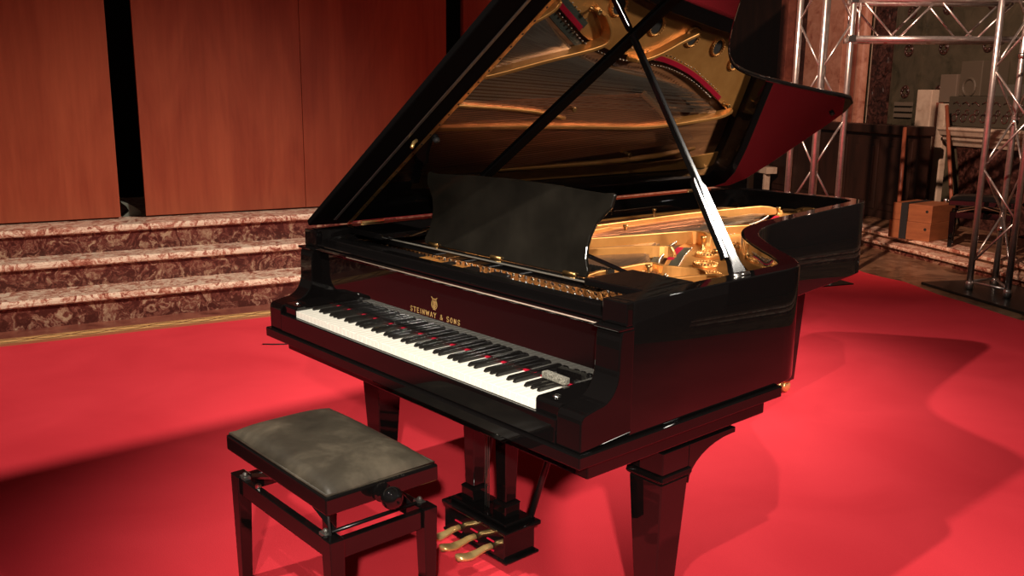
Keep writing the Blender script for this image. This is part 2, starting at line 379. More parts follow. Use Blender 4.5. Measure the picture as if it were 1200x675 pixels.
# ------------------------------------------------------------------ the grand piano
W = 1.57
piano = empty('grand_piano', 'glossy black concert grand piano with raised lid on red carpet', 'piano', (0, 0, 0))
P = piano
curve = [(1.57, .84), (1.562, .905), (1.53, .965), (1.455, 1.045), (1.36, 1.125), (1.24, 1.235), (1.125, 1.36), (1.035, 1.52), (.975, 1.75), (.93, 2.02), (.885, 2.33), (.850, 2.58)]
tail = [(.835, 2.66), (.80, 2.725), (.73, 2.765), (.62, 2.775), (.22, 2.775), (.08, 2.755), (.02, 2.70), (0, 2.60)]
cs = [tuple(p) for p in spline(curve, 5)]
outline = [(0, .173), (W, .173)] + [(W, .4), (W, .6)] + cs + tail + [(0, 2.2), (0, 1.6), (0, 1.0), (0, .5)]
inner = offset_poly(outline, .066)
RT, RB = .994, .648
def rim_mesh():
    bm = bmesh.new(); n = len(outline)
    # U-shaped rim: open at the front (between the front end blocks)
    o0 = outline[1:] + [outline[0]]; i0 = [tuple(p) for p in inner[1:]] + [tuple(inner[0])]
    o0 = list(o0); i0 = list(i0)
    i0[0] = (W-.082, .173); i0[-1] = (.082, .173)
    def ring(z): return [bm.verts.new((p[0], p[1], z)) for p in o0], [bm.verts.new((p[0], p[1], z)) for p in i0]
    ot, it = ring(RT); ob, ib = ring(RB)
    k = len(o0)
    for i in range(k-1):
        bm.faces.new([ot[i], ot[i+1], it[i+1], it[i]]); bm.faces.new([ob[i], ib[i], ib[i+1], ob[i+1]])
        bm.faces.new([ot[i], ob[i], ob[i+1], ot[i+1]]); bm.faces.new([it[i], it[i+1], ib[i+1], ib[i]])
    for i in (0, k-1): bm.faces.new([ot[i], it[i], ib[i], ob[i]])
    return bm
rim = obj('rim_case', rim_mesh(), M['black'], P, bevel=.006, seg=3, smooth=False)
for p in rim.data.polygons:
    p.use_smooth = abs(p.normal.z) < .5
# bottom of the case
bm = bmesh.new(); prism(bm, [tuple(p) for p in offset_poly(outline, .03)], 'z', .655, .675); obj('bottom_board', bm, M['satin'], P)
# keybed with moulding
bm = bmesh.new()
box(bm, -.012, W+.012, -.014, .835, .614, .648)
obj('keybed', bm, M['black'], P, bevel=.004)
bm = bmesh.new(); box(bm, .03, W-.022, .05, .80, .562, .614); box(bm, .06, W-.06, .08, .72, .545, .562); obj('keybed_frame', bm, M['black'], P, bevel=.004)
# arms
def arm_prof():
    a = [(.835, .648), (.0, .648), (.0, .722), (.0015, .731), (.006, .738), (.013, .742), (.03, .746), (.062, .752)]
    cx, cy, r = .062, .832, .080
    for i in range(1, 9):
        t = -PI/2 + i/8*PI/2*.96; a.append((cx + r*math.cos(t)*.82, cy + r*math.sin(t)))
    a += [(.1285, .880), (.130, .900), (.132, .916), (.136, .926), (.173, .926), (.18, .926), (.18, .66)]
    return a
for x0, x1 in ((0, .084), (W-.084, W)):
    bm = bmesh.new(); prism(bm, arm_prof()[1:], 'x', x0, x1); obj('arm', bm, M['black'], P, bevel=.004, seg=3)
# little nosing cap where the arm meets the rim block, and the rim front blocks
for x0, x1 in ((0, .084), (W-.084, W)):
    bm = bmesh.new(); box(bm, x0-.001, x1+.001, .122, .176, .9265, .934); obj('arm_cap', bm, M['black'], P, bevel=.002)
    bm = bmesh.new(); box(bm, x0+.0005, x1-.0005, .150, .1725, .934, .9935); obj('front_block', bm, M['black'], P, bevel=.003)
# key blocks
for k, (x0, x1) in enumerate(((.0845, .1715), (1.3985, 1.4855))):
    bm = bmesh.new(); prism(bm, [(.012, .655), (.012, .742), (.018, .749), (.165, .752), (.165, .655)], 'x', x0, x1)
    kb = obj('key_block', bm, M['black'], P, bevel=.004)
    bm = bmesh.new(); lathe(bm, [(.011, 0), (.011, .002), (.007, .005), (.001, .006)], ((x0+x1)/2, .045, .7495), 16); obj('screw', bm, M['steel'], kb, smooth=True)
# key slip
bm = bmesh.new(); box(bm, .0845, 1.4855, -.002, .010, .648, .713); obj('key_slip', bm, M['black'], P, bevel=.003)
# keyboard
KF, KBK, KZ = .0125, .1665, .735
bm = bmesh.new(); box(bm, .1725, 1.3975, .0135, .30, .655, .708); kbd = obj('keyboard', bm, M['gap'], P)
names = 'ABCDEFG'; ww = 1.225/52
def add_white(i):
    x0 = .1725 + i*ww; bm = bmesh.new(); g = .0005
    box(bm, x0+g, x0+ww-g, KF, KBK-.0015, .712, KZ)
    return obj('white_key', bm, M['white'], kbd, bevel=.0009)
for i in range(52): add_white(i)
for i in range(51):
    n = i % 7                                               # 0=A ...
    if n in (1, 4): continue                                # no black key after B and E
    off = {0: .0010, 2: -.0014, 3: .0014, 5: -.0018, 6: 0.}[n]
    xc = .1725 + (i+1)*ww + off
    bm = bmesh.new()
    prof = [(KF+.052, KZ-.010), (KF+.0525, KZ+.003), (KF+.057, KZ+.0095), (KF+.063, KZ+.0115), (KBK-.0015, KZ+.0115), (KBK-.0015, KZ-.010)]
    A = [bm.verts.new((xc-.0056 if z < KZ+.005 else xc-.0044, y, z)) for y, z in prof]
    B = [bm.verts.new((xc+.0056 if z < KZ+.005 else xc+.0044, y, z)) for y, z in prof]
    bm.faces.new(A); bm.faces.new(B[::-1])
    for j in range(len(prof)): bm.faces.new([A[j], B[j], B[(j+1) % 6], A[(j+1) % 6]])
    obj('black_key', bm, M['ebony'], kbd, bevel=.001)
bm = bmesh.new(); box(bm, .173, 1.397, .157, .1655, KZ+.0002, KZ+.0045); obj('name_board_felt', bm, M['redfelt'], P)
# fallboard: upright gloss board
bm = bmesh.new()
prism(bm, [(.1655, KZ+.0050), (.1655, .915), (.158, .922), (.144, .926), (.144, .936), (.190, .936), (.190, KZ+.0050)], 'x', .0848, 1.4852)
fall = obj('fallboard', bm, M['fall'], P, bevel=.0012)
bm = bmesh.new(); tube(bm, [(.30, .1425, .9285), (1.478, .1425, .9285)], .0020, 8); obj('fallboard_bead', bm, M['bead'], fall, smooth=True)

# lettering: own stroke font, drawn in the plane of the fallboard
def strokes(parent, name, polys, mat_, y, w, closed=False):
    bm = bmesh.new()
    for st in polys:
        st = [Vector((p[0], 0, p[1])) for p in st]
        for a, b in zip(st, st[1:]):
            d = (b-a); L = d.length
            if L < 1e-6: continue
            d.normalize(); n = Vector((-d.z, 0, d.x)) * w/2; a2 = a - d*w*.3; b2 = b + d*w*.3
            v = [bm.verts.new(q + Vector((0, yy, 0))) for yy in (y-.0006, y) for q in (a2-n, b2-n, b2+n, a2+n)]
            for f in ((0,1,2,3),(7,6,5,4),(0,4,5,1),(1,5,6,2),(2,6,7,3),(3,7,4,0)): bm.faces.new([v[i] for i in f])
    return obj(name, bm, mat_, parent)
GL = {'S': [[(.9,.85),(.7,1),(.3,1),(.1,.85),(.1,.65),(.3,.52),(.7,.45),(.9,.32),(.9,.14),(.7,0),(.3,0),(.1,.15)]],
      'T': [[(0,1),(1,1)],[(.5,1),(.5,0)]], 'E': [[(.9,1),(.15,1),(.15,0),(.9,0)],[(.15,.52),(.75,.52)]], 'I': [[(.5,1),(.5,0)]],
      'N': [[(.1,0),(.1,1),(.9,0),(.9,1)]], 'W': [[(-.1,1),(.2,0),(.5,.9),(.8,0),(1.1,1)]], 'A': [[(0,0),(.5,1),(1,0)],[(.2,.36),(.8,.36)]],
      'Y': [[(0,1),(.5,.45),(1,1)],[(.5,.45),(.5,0)]], '&': [[(.95,.0),(.3,.62),(.28,.88),(.5,1),(.7,.86),(.66,.68),(.15,.34),(.12,.12),(.35,0),(.65,.04),(.95,.38)]],
      'O': [[(.5,1),(.2,.9),(.05,.6),(.05,.4),(.2,.1),(.5,0),(.8,.1),(.95,.4),(.95,.6),(.8,.9),(.5,1)]]}
text = 'STEINWAY & SONS'
adv = {'I': .62, ' ': .75, 'W': 1.3, '&': 1.15}
tot = sum(adv.get(c, 1.) for c in text); Lw = .262; sc = Lw/tot; x = .772 - Lw/2; polys = []
for c in text:
    a = adv.get(c, 1.)*sc
    if c != ' ':
        gw = a*.62 if c != 'I' else a*.5
        ox = x + (a-gw)/2
        polys += [[(ox + px*gw, .8035 + py*.0150) for px, py in st] for st in GL[c]]
    x += a
strokes(fall, 'lettering', polys, M['goldleaf'], .1654, .0021)
cx, cz = .772, .829
def mir(st): return [(2*cx - a, b) for a, b in st]
ly = [[(cx+.0015, cz+.002), (cx+.010, cz+.005), (cx+.0145, cz+.013), (cx+.0125, cz+.022), (cx+.0085, cz+.029), (cx+.010, cz+.036), (cx+.0145, cz+.038)],
      [(cx+.001, cz+.006), (cx+.007, cz+.009), (cx+.009, cz+.015), (cx+.007, cz+.022), (cx+.004, cz+.027)],
      [(cx+.003, cz), (cx+.003, cz+.024)]]
ly = ly + [mir(s) for s in ly] + [[(cx, cz+.005), (cx, cz+.031)], [(cx-.011, cz+.0335), (cx+.011, cz+.0335)], [(cx-.006, cz), (cx+.006, cz)],
      [(cx-.005, cz+.010), (cx+.004, cz+.013), (cx-.003, cz+.019), (cx+.004, cz+.022)]]
strokes(fall, 'lyre_emblem', ly, M['goldleaf'], .1654, .0018)

# stretcher and front rails above the fallboard
bm = bmesh.new(); box(bm, .0845, 1.4855, .192, .232, .915, .962); obj('stretcher', bm, M['black'], P, bevel=.004)
bm = bmesh.new(); box(bm, .0845, 1.4855, .152, .1915, .9365, .946); obj('stretcher_rail', bm, M['black'], P, bevel=.003)

# ---- cast plate and inner works
SB, PZ = .858, .898
inn = offset_poly(outline, .068); inn2 = [tuple(p) for p in inn]
bm = bmesh.new(); prism(bm, inn2, 'z', SB-.012, SB); obj('soundboard', bm, M['spruce'], P)
def in_poly(p, poly):
    x, y = p; c = False; n = len(poly)
    for i in range(n):
        x1, y1 = poly[i]; x2, y2 = poly[(i+1) % n]
        if (y1 > y) != (y2 > y) and x < (x2-x1)*(y-y1)/(y2-y1)+x1: c = not c
    return c
lipin = [tuple(p) for p in offset_poly(outline, .0675)]
def xr(y, d=.0685):
    """right inner edge of the case at y"""
    best = 0
    n = len(lipin)
    for i in range(n):
        x1, y1 = lipin[i]; x2, y2 = lipin[(i+1) % n]
        if (y1-y)*(y2-y) <= 0 and abs(y1-y2) > 1e-9:
            best = max(best, x1 + (x2-x1)*(y-y1)/(y2-y1))
    return best
def slab(bm, x0f, x1f, ys, z0, z1):
    """sheet between two x(y) functions, with thickness"""
    rows = []
    for y in ys:
        a, b = x0f(y), x1f(y)
        rows.append([bm.verts.new(p) for p in ((a, y, z1), (b, y, z1), (b, y, z0), (a, y, z0))])
    for r, s in zip(rows, rows[1:]):
        for i in range(4): bm.faces.new([r[i], r[(i+1) % 4], s[(i+1) % 4], s[i]])
    bm.faces.new(rows[0][::-1]); bm.faces.new(rows[-1])
def lerp(pts):
    def f(y):
        if y <= pts[0][0]: return pts[0][1]
        for (a, b), (c, d) in zip(pts, pts[1:]):
            if y <= c: return b + (d-b)*(y-a)/(c-a)
        return pts[-1][1]
    return f
def rng(a, b, n): return [a + (b-a)*i/n for i in range(n+1)]
plate_root_bm = bmesh.new()
bm = plate_root_bm
# pin-block web at the front
slab(bm, lambda y: .069, lambda y: W-.069, rng(.26, .56, 4), PZ-.012, PZ)
# bass-side flange along the spine
slab(bm, lambda y: .069, lerp([(.56, .115), (2.3, .125), (2.66, .16)]), rng(.561, 2.68, 18), PZ-.012, PZ-.002)
# bentside flange: its inner edge is the edge of the string field
fl = lerp([(.56, 1.42), (.72, 1.30), (.86, 1.12), (1.0, .98), (1.2, .85), (1.4, .735), (1.6, .68), (1.8, .66), (2.0, .64), (2.2, .585), (2.4, .50), (2.55, .43), (2.70, .36)])
slab(bm, fl, lambda y: xr(y) - .001, rng(.561, 2.70, 60), PZ-.012, PZ)
plate = obj('cast_plate', plate_root_bm, M['gold'], P, bevel=.002)
def strut(pts, w=.022, h=.05, z0=PZ-.004, name='strut'):
    bm = bmesh.new(); rows = []
    pts = [Vector(p) for p in spline(pts, 5)]
    k = len(pts)
    for i, p in enumerate(pts):
        t = (pts[min(i+1, k-1)] - pts[max(i-1, 0)]).normalized(); n = Vector((t.y, -t.x, 0))
        z = Vector((p.x, p.y, 0)); hh = h*min(1, .35 + .65*min(i, k-1-i)/max(1, k*.10))
        ww_ = w/2
        rows.append([bm.verts.new(q) for q in (z - n*ww_*1.3 + Vector((0,0,z0)), z - n*ww_*.7 + Vector((0,0,z0+hh)), z + n*ww_*.7 + Vector((0,0,z0+hh)), z + n*ww_*1.3 + Vector((0,0,z0)))])
    for r, s in zip(rows, rows[1:]):
        for i in range(4): bm.faces.new([r[i], r[(i+1) % 4], s[(i+1) % 4], s[i]])
    bm.faces.new(rows[0][::-1]); bm.faces.new(rows[-1])
    return obj(name, bm, M['gold'], plate, bevel=.003)
strut([(.15, .52, 0), (.145, 1.2, 0), (.15, 1.9, 0), (.19, 2.45, 0)], w=.016, h=.03)
strut([(.345, .50, 0), (.352, 1.0, 0), (.345, 1.5, 0), (.335, 1.95, 0), (.365, 2.35, 0), (.40, 2.64, 0)], w=.024, h=.050)
strut([(.455, .50, 0), (.445, .8, 0), (.418, 1.2, 0), (.375, 1.42, 0)], w=.018, h=.045)
strut([(.515, .50, 0), (.56, .83, 0), (.64, 1.16, 0), (.715, 1.46, 0), (.77, 1.50, 0), (.835, 1.45, 0), (.87, 1.40, 0)], w=.024, h=.055)
strut([(.62, .50, 0), (.66, .70, 0), (.76, .98, 0), (.845, 1.14, 0), (.90, 1.17, 0)], w=.02, h=.045)
strut([(1.03, .50, 0), (1.033, .70, 0), (1.036, .86, 0), (1.10, .86, 0), (1.17, .89, 0), (1.26, .92, 0)], w=.020, h=.042)
strut([(1.25, .50, 0), (1.255, .66, 0), (1.285, .80, 0), (1.34, .90, 0)], w=.022, h=.045)
strut([(.655, 1.70, 0), (.665, 1.80, 0), (.70, 1.90, 0), (.76, 2.02, 0), (.81, 2.14, 0)], w=.024, h=.04)
for off_, w_, m_ in ((.040, .026, 'darkslot'), (-.045, .022, 'darkslot')):
    ribbon_pts = [(fl(y)+off_, y, 0) for y in (1.0, 1.1, 1.2, 1.3, 1.38)]
    bm = bmesh.new(); rows = []
    for p_ in spline(ribbon_pts, 4):
        rows.append([bm.verts.new((p_.x-w_/2, p_.y-.01, PZ+.0012)), bm.verts.new((p_.x+w_/2, p_.y+.01, PZ+.0012)), bm.verts.new((p_.x+w_/2, p_.y+.01, PZ-.006)), bm.verts.new((p_.x-w_/2, p_.y-.01, PZ-.006))])
    for r_, s_ in zip(rows, rows[1:]):
        for i_ in range(4): bm.faces.new([r_[i_], r_[(i_+1) % 4], s_[(i_+1) % 4], s_[i_]])
    bm.faces.new(rows[0][::-1]); bm.faces.new(rows[-1]); obj('plate_slot', bm, M['slot'], plate)
bm = bmesh.new()
for k in range(15):
    y_ = 1.0 + k*.0265; ball(bm, (fl(y_)+.064, y_, PZ+.003), .0042, 7, 4)
for k in range(30):
    y_ = 1.62 + k*.029; ball(bm, (fl(y_)+.036, y_, PZ+.003), .0038, 7, 4)
hp_ = obj('hitch_pins', bm, M['string'], plate, smooth=True); hp_['kind'] = 'stuff'
# rosettes: round holes with a beaded rim
for (x, y, r) in [(1.345, .74, .034), (1.20, .965, .040), (1.075, 1.115, .040), (.955, 1.29, .042), (.885, 1.54, .045), (.815, 1.82, .046), (.775, 2.10, .046), (.735, 2.32, .042), (.66, 2.50, .036)]:
    bm = bmesh.new(); torus(bm, (x, y, PZ+.004), r, .007, 30, 8)
    for k in range(22):
        a = 2*PI*k/22; ball(bm, (x + r*math.cos(a)*1.0, y + r*math.sin(a)*1.0, PZ+.011), .0045, 6, 4)
    ro = obj('rosette', bm, M['gold'], plate, smooth=True)
    bm = bmesh.new(); lathe(bm, [(r-.004, 0), (r-.004, .0012)], (x, y, PZ+.0004), 28); obj('rosette_hole', bm, M['gap'], ro)
# nose bolts
for x, y, h in [(.20, 1.88, .060), (.43, 1.42, .048), (.86, 1.385, .055), (1.085, .80, .045), (.93, 1.62, .03), (.44, 2.55, .04), (.985, 1.30, .03)]:
    bm = bmesh.new(); lathe(bm, [(.013, 0), (.013, .006), (.007, .010), (.0065, h-.012), (.011, h-.008), (.012, h), (.008, h), (.001, h-.003)], (x, y, PZ-.001), 14); obj('nose_bolt', bm, M['oldbrass'], plate, smooth=True)
# round raised disc on the plate of the treble side
for x, y in [(1.31, .60), (1.16, .60), (.98, .60), (.80, .60), (.60, .60), (.30, .60)]:
    bm = bmesh.new(); lathe(bm, [(.012, 0), (.012, .004), (.008, .007), (.001, .008)], (x, y-.1, PZ-.001), 14); obj('plate_screw', bm, M['oldbrass'], plate, smooth=True)
# bridges
def ribbon(pts, w, z0, z1, name, m, parent=P, per=5):
    bm = bmesh.new(); rows = []; pts = spline(pts, per); k = len(pts)
    for i, p in enumerate(pts):
        t = (pts[min(i+1, k-1)] - pts[max(i-1, 0)]).normalized(); n = Vector((t.y, -t.x, 0)); q = Vector((p.x, p.y, 0))
        rows.append([bm.verts.new(v) for v in (q - n*w/2 + Vector((0,0,z0)), q - n*w/2 + Vector((0,0,z1)), q + n*w/2 + Vector((0,0,z1)), q + n*w/2 + Vector((0,0,z0)))])
    for r, s in zip(rows, rows[1:]):
        for i in range(4): bm.faces.new([r[i], r[(i+1) % 4], s[(i+1) % 4], s[i]])
    bm.faces.new(rows[0][::-1]); bm.faces.new(rows[-1])
    return obj(name, bm, m, parent, bevel=.001)
LBR = [(1.36, .63, 0), (1.20, .74, 0), (1.0, .90, 0), (.83, 1.08, 0), (.70, 1.28, 0), (.615, 1.50, 0), (.58, 1.75, 0), (.555, 1.95, 0), (.49, 2.18, 0), (.40, 2.38, 0)]
lbr = ribbon(LBR, .030, SB, .909, 'long_bridge', M['bridge'])
BBR = [(.50, 1.86, 0), (.42, 2.02, 0), (.34, 2.16, 0), (.24, 2.28, 0)]
ribbon(BBR, .030, SB, .918, 'bass_bridge', M['bridge'])
# hitch felt along the flange edge and agraffe / aliquot rows
for ys_ in ((1.12, 1.2, 1.28, 1.36), (1.84, 1.95, 2.1, 2.25, 2.4, 2.5)):
    ribbon([(fl(y)+.014, y, 0) for y in ys_], .024, PZ-.001, PZ+.003, 'hitch_felt', M['redfelt'], plate, 3)
ribbon([(.115, .60, 0), (.7, .585, 0), (1.45, .575, 0)], .022, PZ-.001, PZ+.003, 'front_felt', M['redfelt'], plate, 2)
bm = bmesh.new()
for p in spline([(fl(y)-.020, y, 0) for y in (.72, .86, 1.0, 1.2, 1.4, 1.6, 1.8, 2.0, 2.2, 2.4)], 9):
    lathe(bm, [(.0050, 0), (.0050, .006), (.0035, .010), (.0005, .011)], (p.x, p.y, .903), 7)
o = obj('aliquot_row', bm, M['string'], plate, smooth=True); o['kind'] = 'stuff'
# strings
bm = bmesh.new(); bmc = bmesh.new(); NS = 201
lb = spline(LBR, 12)
def bridge_at(frac): return lb[int(frac*(len(lb)-1))]
def wire(b, a, c, r):
    a = Vector(a); c = Vector(c); t = (c-a).normalized(); u = Vector((0,0,1)); n = t.cross(u).normalized()
    ra = [b.verts.new(a + n*r*math.cos(k*2*PI/3+.5) + u*r*math.sin(k*2*PI/3+.5)) for k in range(3)]
    rc = [b.verts.new(c + n*r*math.cos(k*2*PI/3+.5) + u*r*math.sin(k*2*PI/3+.5)) for k in range(3)]
    for k in range(3): b.faces.new([ra[k], ra[(k+1) % 3], rc[(k+1) % 3], rc[k]])
pins = bmesh.new()
for s in range(NS):
    gI, gk = divmod(s, 3)
    f = min(1, gI/(NS//3-1)); p = bridge_at(f)              # f=0: top treble
    xs = 1.46 - f*(1.46-.47) + (gk-1)*.0030; ys = .585
    p = Vector((p.x + (gk-1)*.0030, p.y, 0))
    hy = min(2.5, p.y + .09 + .05*f); hx = p.x + (p.x-xs)*(hy-p.y)/max(.1, p.y-ys)
    wire(bm, (xs, .50, .912), (p.x, p.y, .913), .0009 + .0003*f)
    wire(bm, (p.x, p.y, .913), (hx, hy, .905), .0009 + .0003*f)
    py = .36 + .05*gk + .010*(gI % 2)
    lathe(pins, [(.0034, 0), (.0034, .024), (.0026, .026)], (xs+.002, py, PZ-.001), 6)
    wire(bm, (xs, py+.003, .913), (xs, .50, .912), .0006)
bb = spline(BBR, 12)
NB = 44
for s in range(NB):
    f = s/(NB-1); p = bb[int((1-f)*(len(bb)-1))]
    p = bb[int(f*(len(bb)-1))]
    xs = .44 - f*.33
    wire(bmc, (xs, .50, .921), (p.x, p.y, .922), .0020 + .0008*f)
    wire(bm, (p.x, p.y, .922), (p.x + (p.x-xs)*.06, p.y+.12, .905), .001)
    py = .36 + .05*(s % 3)
    lathe(pins, [(.0034, 0), (.0034, .026), (.0026, .028)], (xs, py, PZ-.001), 6); wire(bm, (xs, py+.003, .918), (xs, .50, .921), .0008)
o = obj('steel_strings', bm, M['string'], P); o['kind'] = 'stuff'
o = obj('bass_strings', bmc, M['copper'], P)
o['kind'] = 'stuff'
o = obj('tuning_pins', pins, M['steel'], P, smooth=True); o['kind'] = 'stuff'
# dampers: row of black heads standing on the strings
bm = bmesh.new()
for s in range(66):
    x = .12 + s*.0142
    box(bm, x, x+.009, .640, .672, .921, .938)
o = obj('damper_heads', bm, M['ebony'], P); o['kind'] = 'stuff'
# gold rail of the action visible between stretcher and desk tray
bm = bmesh.new(); box(bm, .0845, 1.4855, .2325, .262, .915, .925); obj('action_rail', bm, M['satin'], P, bevel=.002)
for a_, b_ in ((.0845, .49), (.630, .655), (.745, .78), (.86, .93)):
    bm = bmesh.new(); box(bm, a_, b_, .2625, .342, .90, .9415); obj('action_cover', bm, M['satin'], P, bevel=.004)
bm = bmesh.new(); box(bm, .76, 1.45, .268, .290, .9145, .9185); obj('damper_felt', bm, M['redfelt'], P)
bm = bmesh.new()
for k in range(8, 34): box(bm, .77+k*.0205, .777+k*.0205, .264, .312, .919, .929)
fo_ = obj('damper_guides', bm, M['bridge'], P); fo_['kind'] = 'stuff'
for a_, b_, c_ in ((.495, .56, .938), (.566, .625, .934), (.66, .74, .934)):
    bm = bmesh.new(); box(bm, a_, b_, .264, .341, .915, c_); obj('plate_tag', bm, M['gold'], plate, bevel=.001)

# ---- music desk tray and panel
bm = bmesh.new(); box(bm, .067, .29, .292, .49, .972, .9935); obj('tray_shelf', bm, M['black'], P, bevel=.003)
bm = bmesh.new(); box(bm, 1.285, W-.067, .292, .49, .972, .9935); obj('tray_shelf', bm, M['black'], P, bevel=.003)
desk = bmesh.new()
Yd, Zd, tilt = .405, .962, R(13)
def dk(x, h, off=0.): return Vector((x, Yd + math.sin(tilt)*h + math.cos(tilt)*off, Zd + math.cos(tilt)*h - math.sin(tilt)*off))
rp = [(1.178, 0), (1.186, .020), (1.178, .034), (1.168, .055), (1.164, .090), (1.168, .125), (1.182, .160), (1.205, .188), (1.222, .204), (1.228, .212), (1.234, .250), (1.222, .254), (1.19, .250), (1.12, .252), (1.0, .258), (.785, .262)]
prof = rp + [(1.57-x, h) for x, h in rp[-2::-1]]
f1 = [desk.verts.new(dk(x, h, 0)) for x, h in prof]; f2 = [desk.verts.new(dk(x, h, .014)) for x, h in prof]
desk.faces.new(f1); desk.faces.new(f2[::-1])
for i in range(len(prof)): desk.faces.new([f1[i], f1[(i+1) % len(prof)], f2[(i+1) % len(prof)], f2[i]])
dsk = obj('music_desk', desk, M['desk'], P, bevel=.005, seg=3)
bm = bmesh.new(); box(bm, .10, 1.28, .352, .400, .944, .963); obj('desk_ledge', bm, M['black'], dsk, bevel=.003)
bm = bmesh.new(); box(bm, .12, 1.27, .3435, .3515, .9645, .9695); obj('ledge_lip', bm, M['ledgegrey'], dsk, bevel=.003)
bm = bmesh.new(); box(bm, .10, .135, .400, .62, .944, .962); box(bm, 1.245, 1.28, .400, .62, .944, .962); obj('tray_frame', bm, M['black'], dsk, bevel=.002)
for x in (.45, .785, 1.12):
    bm = bmesh.new(); lathe(bm, [(.006, -.025), (.006, .025)], (x, .402, .967), 10, axis='x'); obj('desk_hinge', bm, M['oldbrass'], dsk, smooth=True)
for x in (.43, 1.13):
    bm = bmesh.new(); tube(bm, [dk(x, .070, .018), (x+.165 if x > 1 else x-.165, .462, .9865)], .010, 8, flat=.6); obj('desk_support', bm, M['black'], dsk)

# ---- lid
TH = R(34)
lid = bpy.data.objects.new('lid', None); C.objects.link(lid); lid.parent = P; lid.empty_display_size = .1
lid.location = (0, 0, .9965); lid.rotation_euler = (0, -TH, 0)
HY = .335
lout = [tuple(p) for p in offset_poly(outline, -.020)]
lout = [(max(x, .004), y + (.035*(y-2.3)/.45 if y > 2.3 else 0)) for x, y in lout]
main = [p for p in lout if p[1] >= HY+.01]
xR = W + .020
main_poly = [(.004, HY), (xR, HY)] + [p for p in main]
# keep order: outline starts (0,.17),(W,.17) ...; main already runs right side -> tail -> spine
bm = bmesh.new(); prism(bm, main_poly, 'z', 0, .024)
o = obj('lid_board', bm, M['mirror'], lid, bevel=.010, seg=4)
# front flap, turned up a little about its hinge
flap = bmesh.new(); box(flap, -.004, xR, -.165, -.001, 0, .024)
fo = obj('lid_flap', flap, M['flap'], lid, bevel=.006, seg=3); fo.location = (0, HY, 0); fo.rotation_euler = (R(-2), 0, 0)
bm = bmesh.new(); box(bm, .04, W-.02, -.082, -.070, -.004, -.0005); obj('flap_strip', bm, M['dullsteel'], fo, bevel=.0015)
bm = bmesh.new(); box(bm, 0, W, HY-.004, HY+.012, -.0022, 0); 
ho = obj('lid_hinge', bm, M['oldbrass'], lid)
bm = bmesh.new()
for k in range(26): lathe(bm, [(.0035, -.0036), (.0035, -.002)], (.03 + k*.06, HY+.004, 0), 8)
obj('hinge_screws', bm, M['gap'], ho)
# batten across the lid underside
bm = bmesh.new(); box(bm, .26, 1.47, .768, .822, -.010, -.0005); obj('lid_batten', bm, M['flap'], lid, bevel=.004)
bm = bmesh.new(); box(bm, .275, .30, .775, .815, -.016, -.0105); obj('batten_clip', bm, M['oldbrass'], lid, bevel=.003)
# small rubber buttons and clips
for x, y in ((.60, .38), (.73, 2.70), (.08, 1.2)):
    bm = bmesh.new(); lathe(bm, [(.001, -.012), (.010, -.012), (.012, 0)], (x, y, -.0005), 12); obj('lid_button', bm, M['rubber'], lid, smooth=True)
bm = bmesh.new(); tube(bm, [(.60, .27, -.03), (.60, .285, -.012), (.60, .30, -.004)], .006, 8); obj('flap_hook', bm, M['brass'], lid, smooth=True)
# spine hinges
for y in (.45, 1.5, 2.45):
    bm = bmesh.new(); lathe(bm, [(.008, -.05), (.008, .05)], (-.012, y, RT+.004), 10, axis='y'); obj('spine_hinge', bm, M['brass'], P, smooth=True)

# ---- lid prop
Fp = Vector((1.532, .655, .985)); Tp = Vector((1.006, .765, 1.667))
ax = (Tp - Fp).normalized(); nor = Vector((.795, -.070, .603)); nor = (nor - ax*nor.dot(ax)).normalized(); side = nor.cross(ax)
if side.y < 0: side = -side
Lp = (Tp-Fp).length
def stick(bm, secs, t):
    rows = []
    for s, a, b in secs:
        c = Fp + ax*s*Lp
        rows.append([bm.verts.new(c + side*a - nor*t/2), bm.verts.new(c + side*b - nor*t/2), bm.verts.new(c + side*b + nor*t/2), bm.verts.new(c + side*a + nor*t/2)])
    for r, s in zip(rows, rows[1:]):
        for i in range(4): bm.faces.new([r[i], r[(i+1) % 4], s[(i+1) % 4], s[i]])
    bm.faces.new(rows[0][::-1]); bm.faces.new(rows[-1])
bm = bmesh.new(); stick(bm, [(0, -.026, .034), (.035, -.022, .030), (.06, -.013, .024), (.30, -.010, .022), (.345, -.006, .022), (.36, -.004, .013), (.985, -.006, .010), (1.0, -.003, .007)], .020)
pr_ = obj('lid_prop', bm, M['prop'], P, bevel=.003, seg=3)
bm = bmesh.new(); stick(bm, [(.07, -.034, -.0135), (.09, -.030, -.0115), (.36, -.022, -.008), (.38, -.016, -.008)], .018); obj('short_prop', bm, M['prop'], pr_, bevel=.003)
bm = bmesh.new(); stick(bm, [(.275, .0, .006), (.30, .0, .006)], .0225); obj('prop_catch', bm, M['satin'], pr_)
bm = bmesh.new(); lathe(bm, [(.012, -.03), (.012, .035)], (1.535, .655, .992), 14, axis='y'); obj('prop_hinge', bm, M['steel'], pr_, smooth=True)

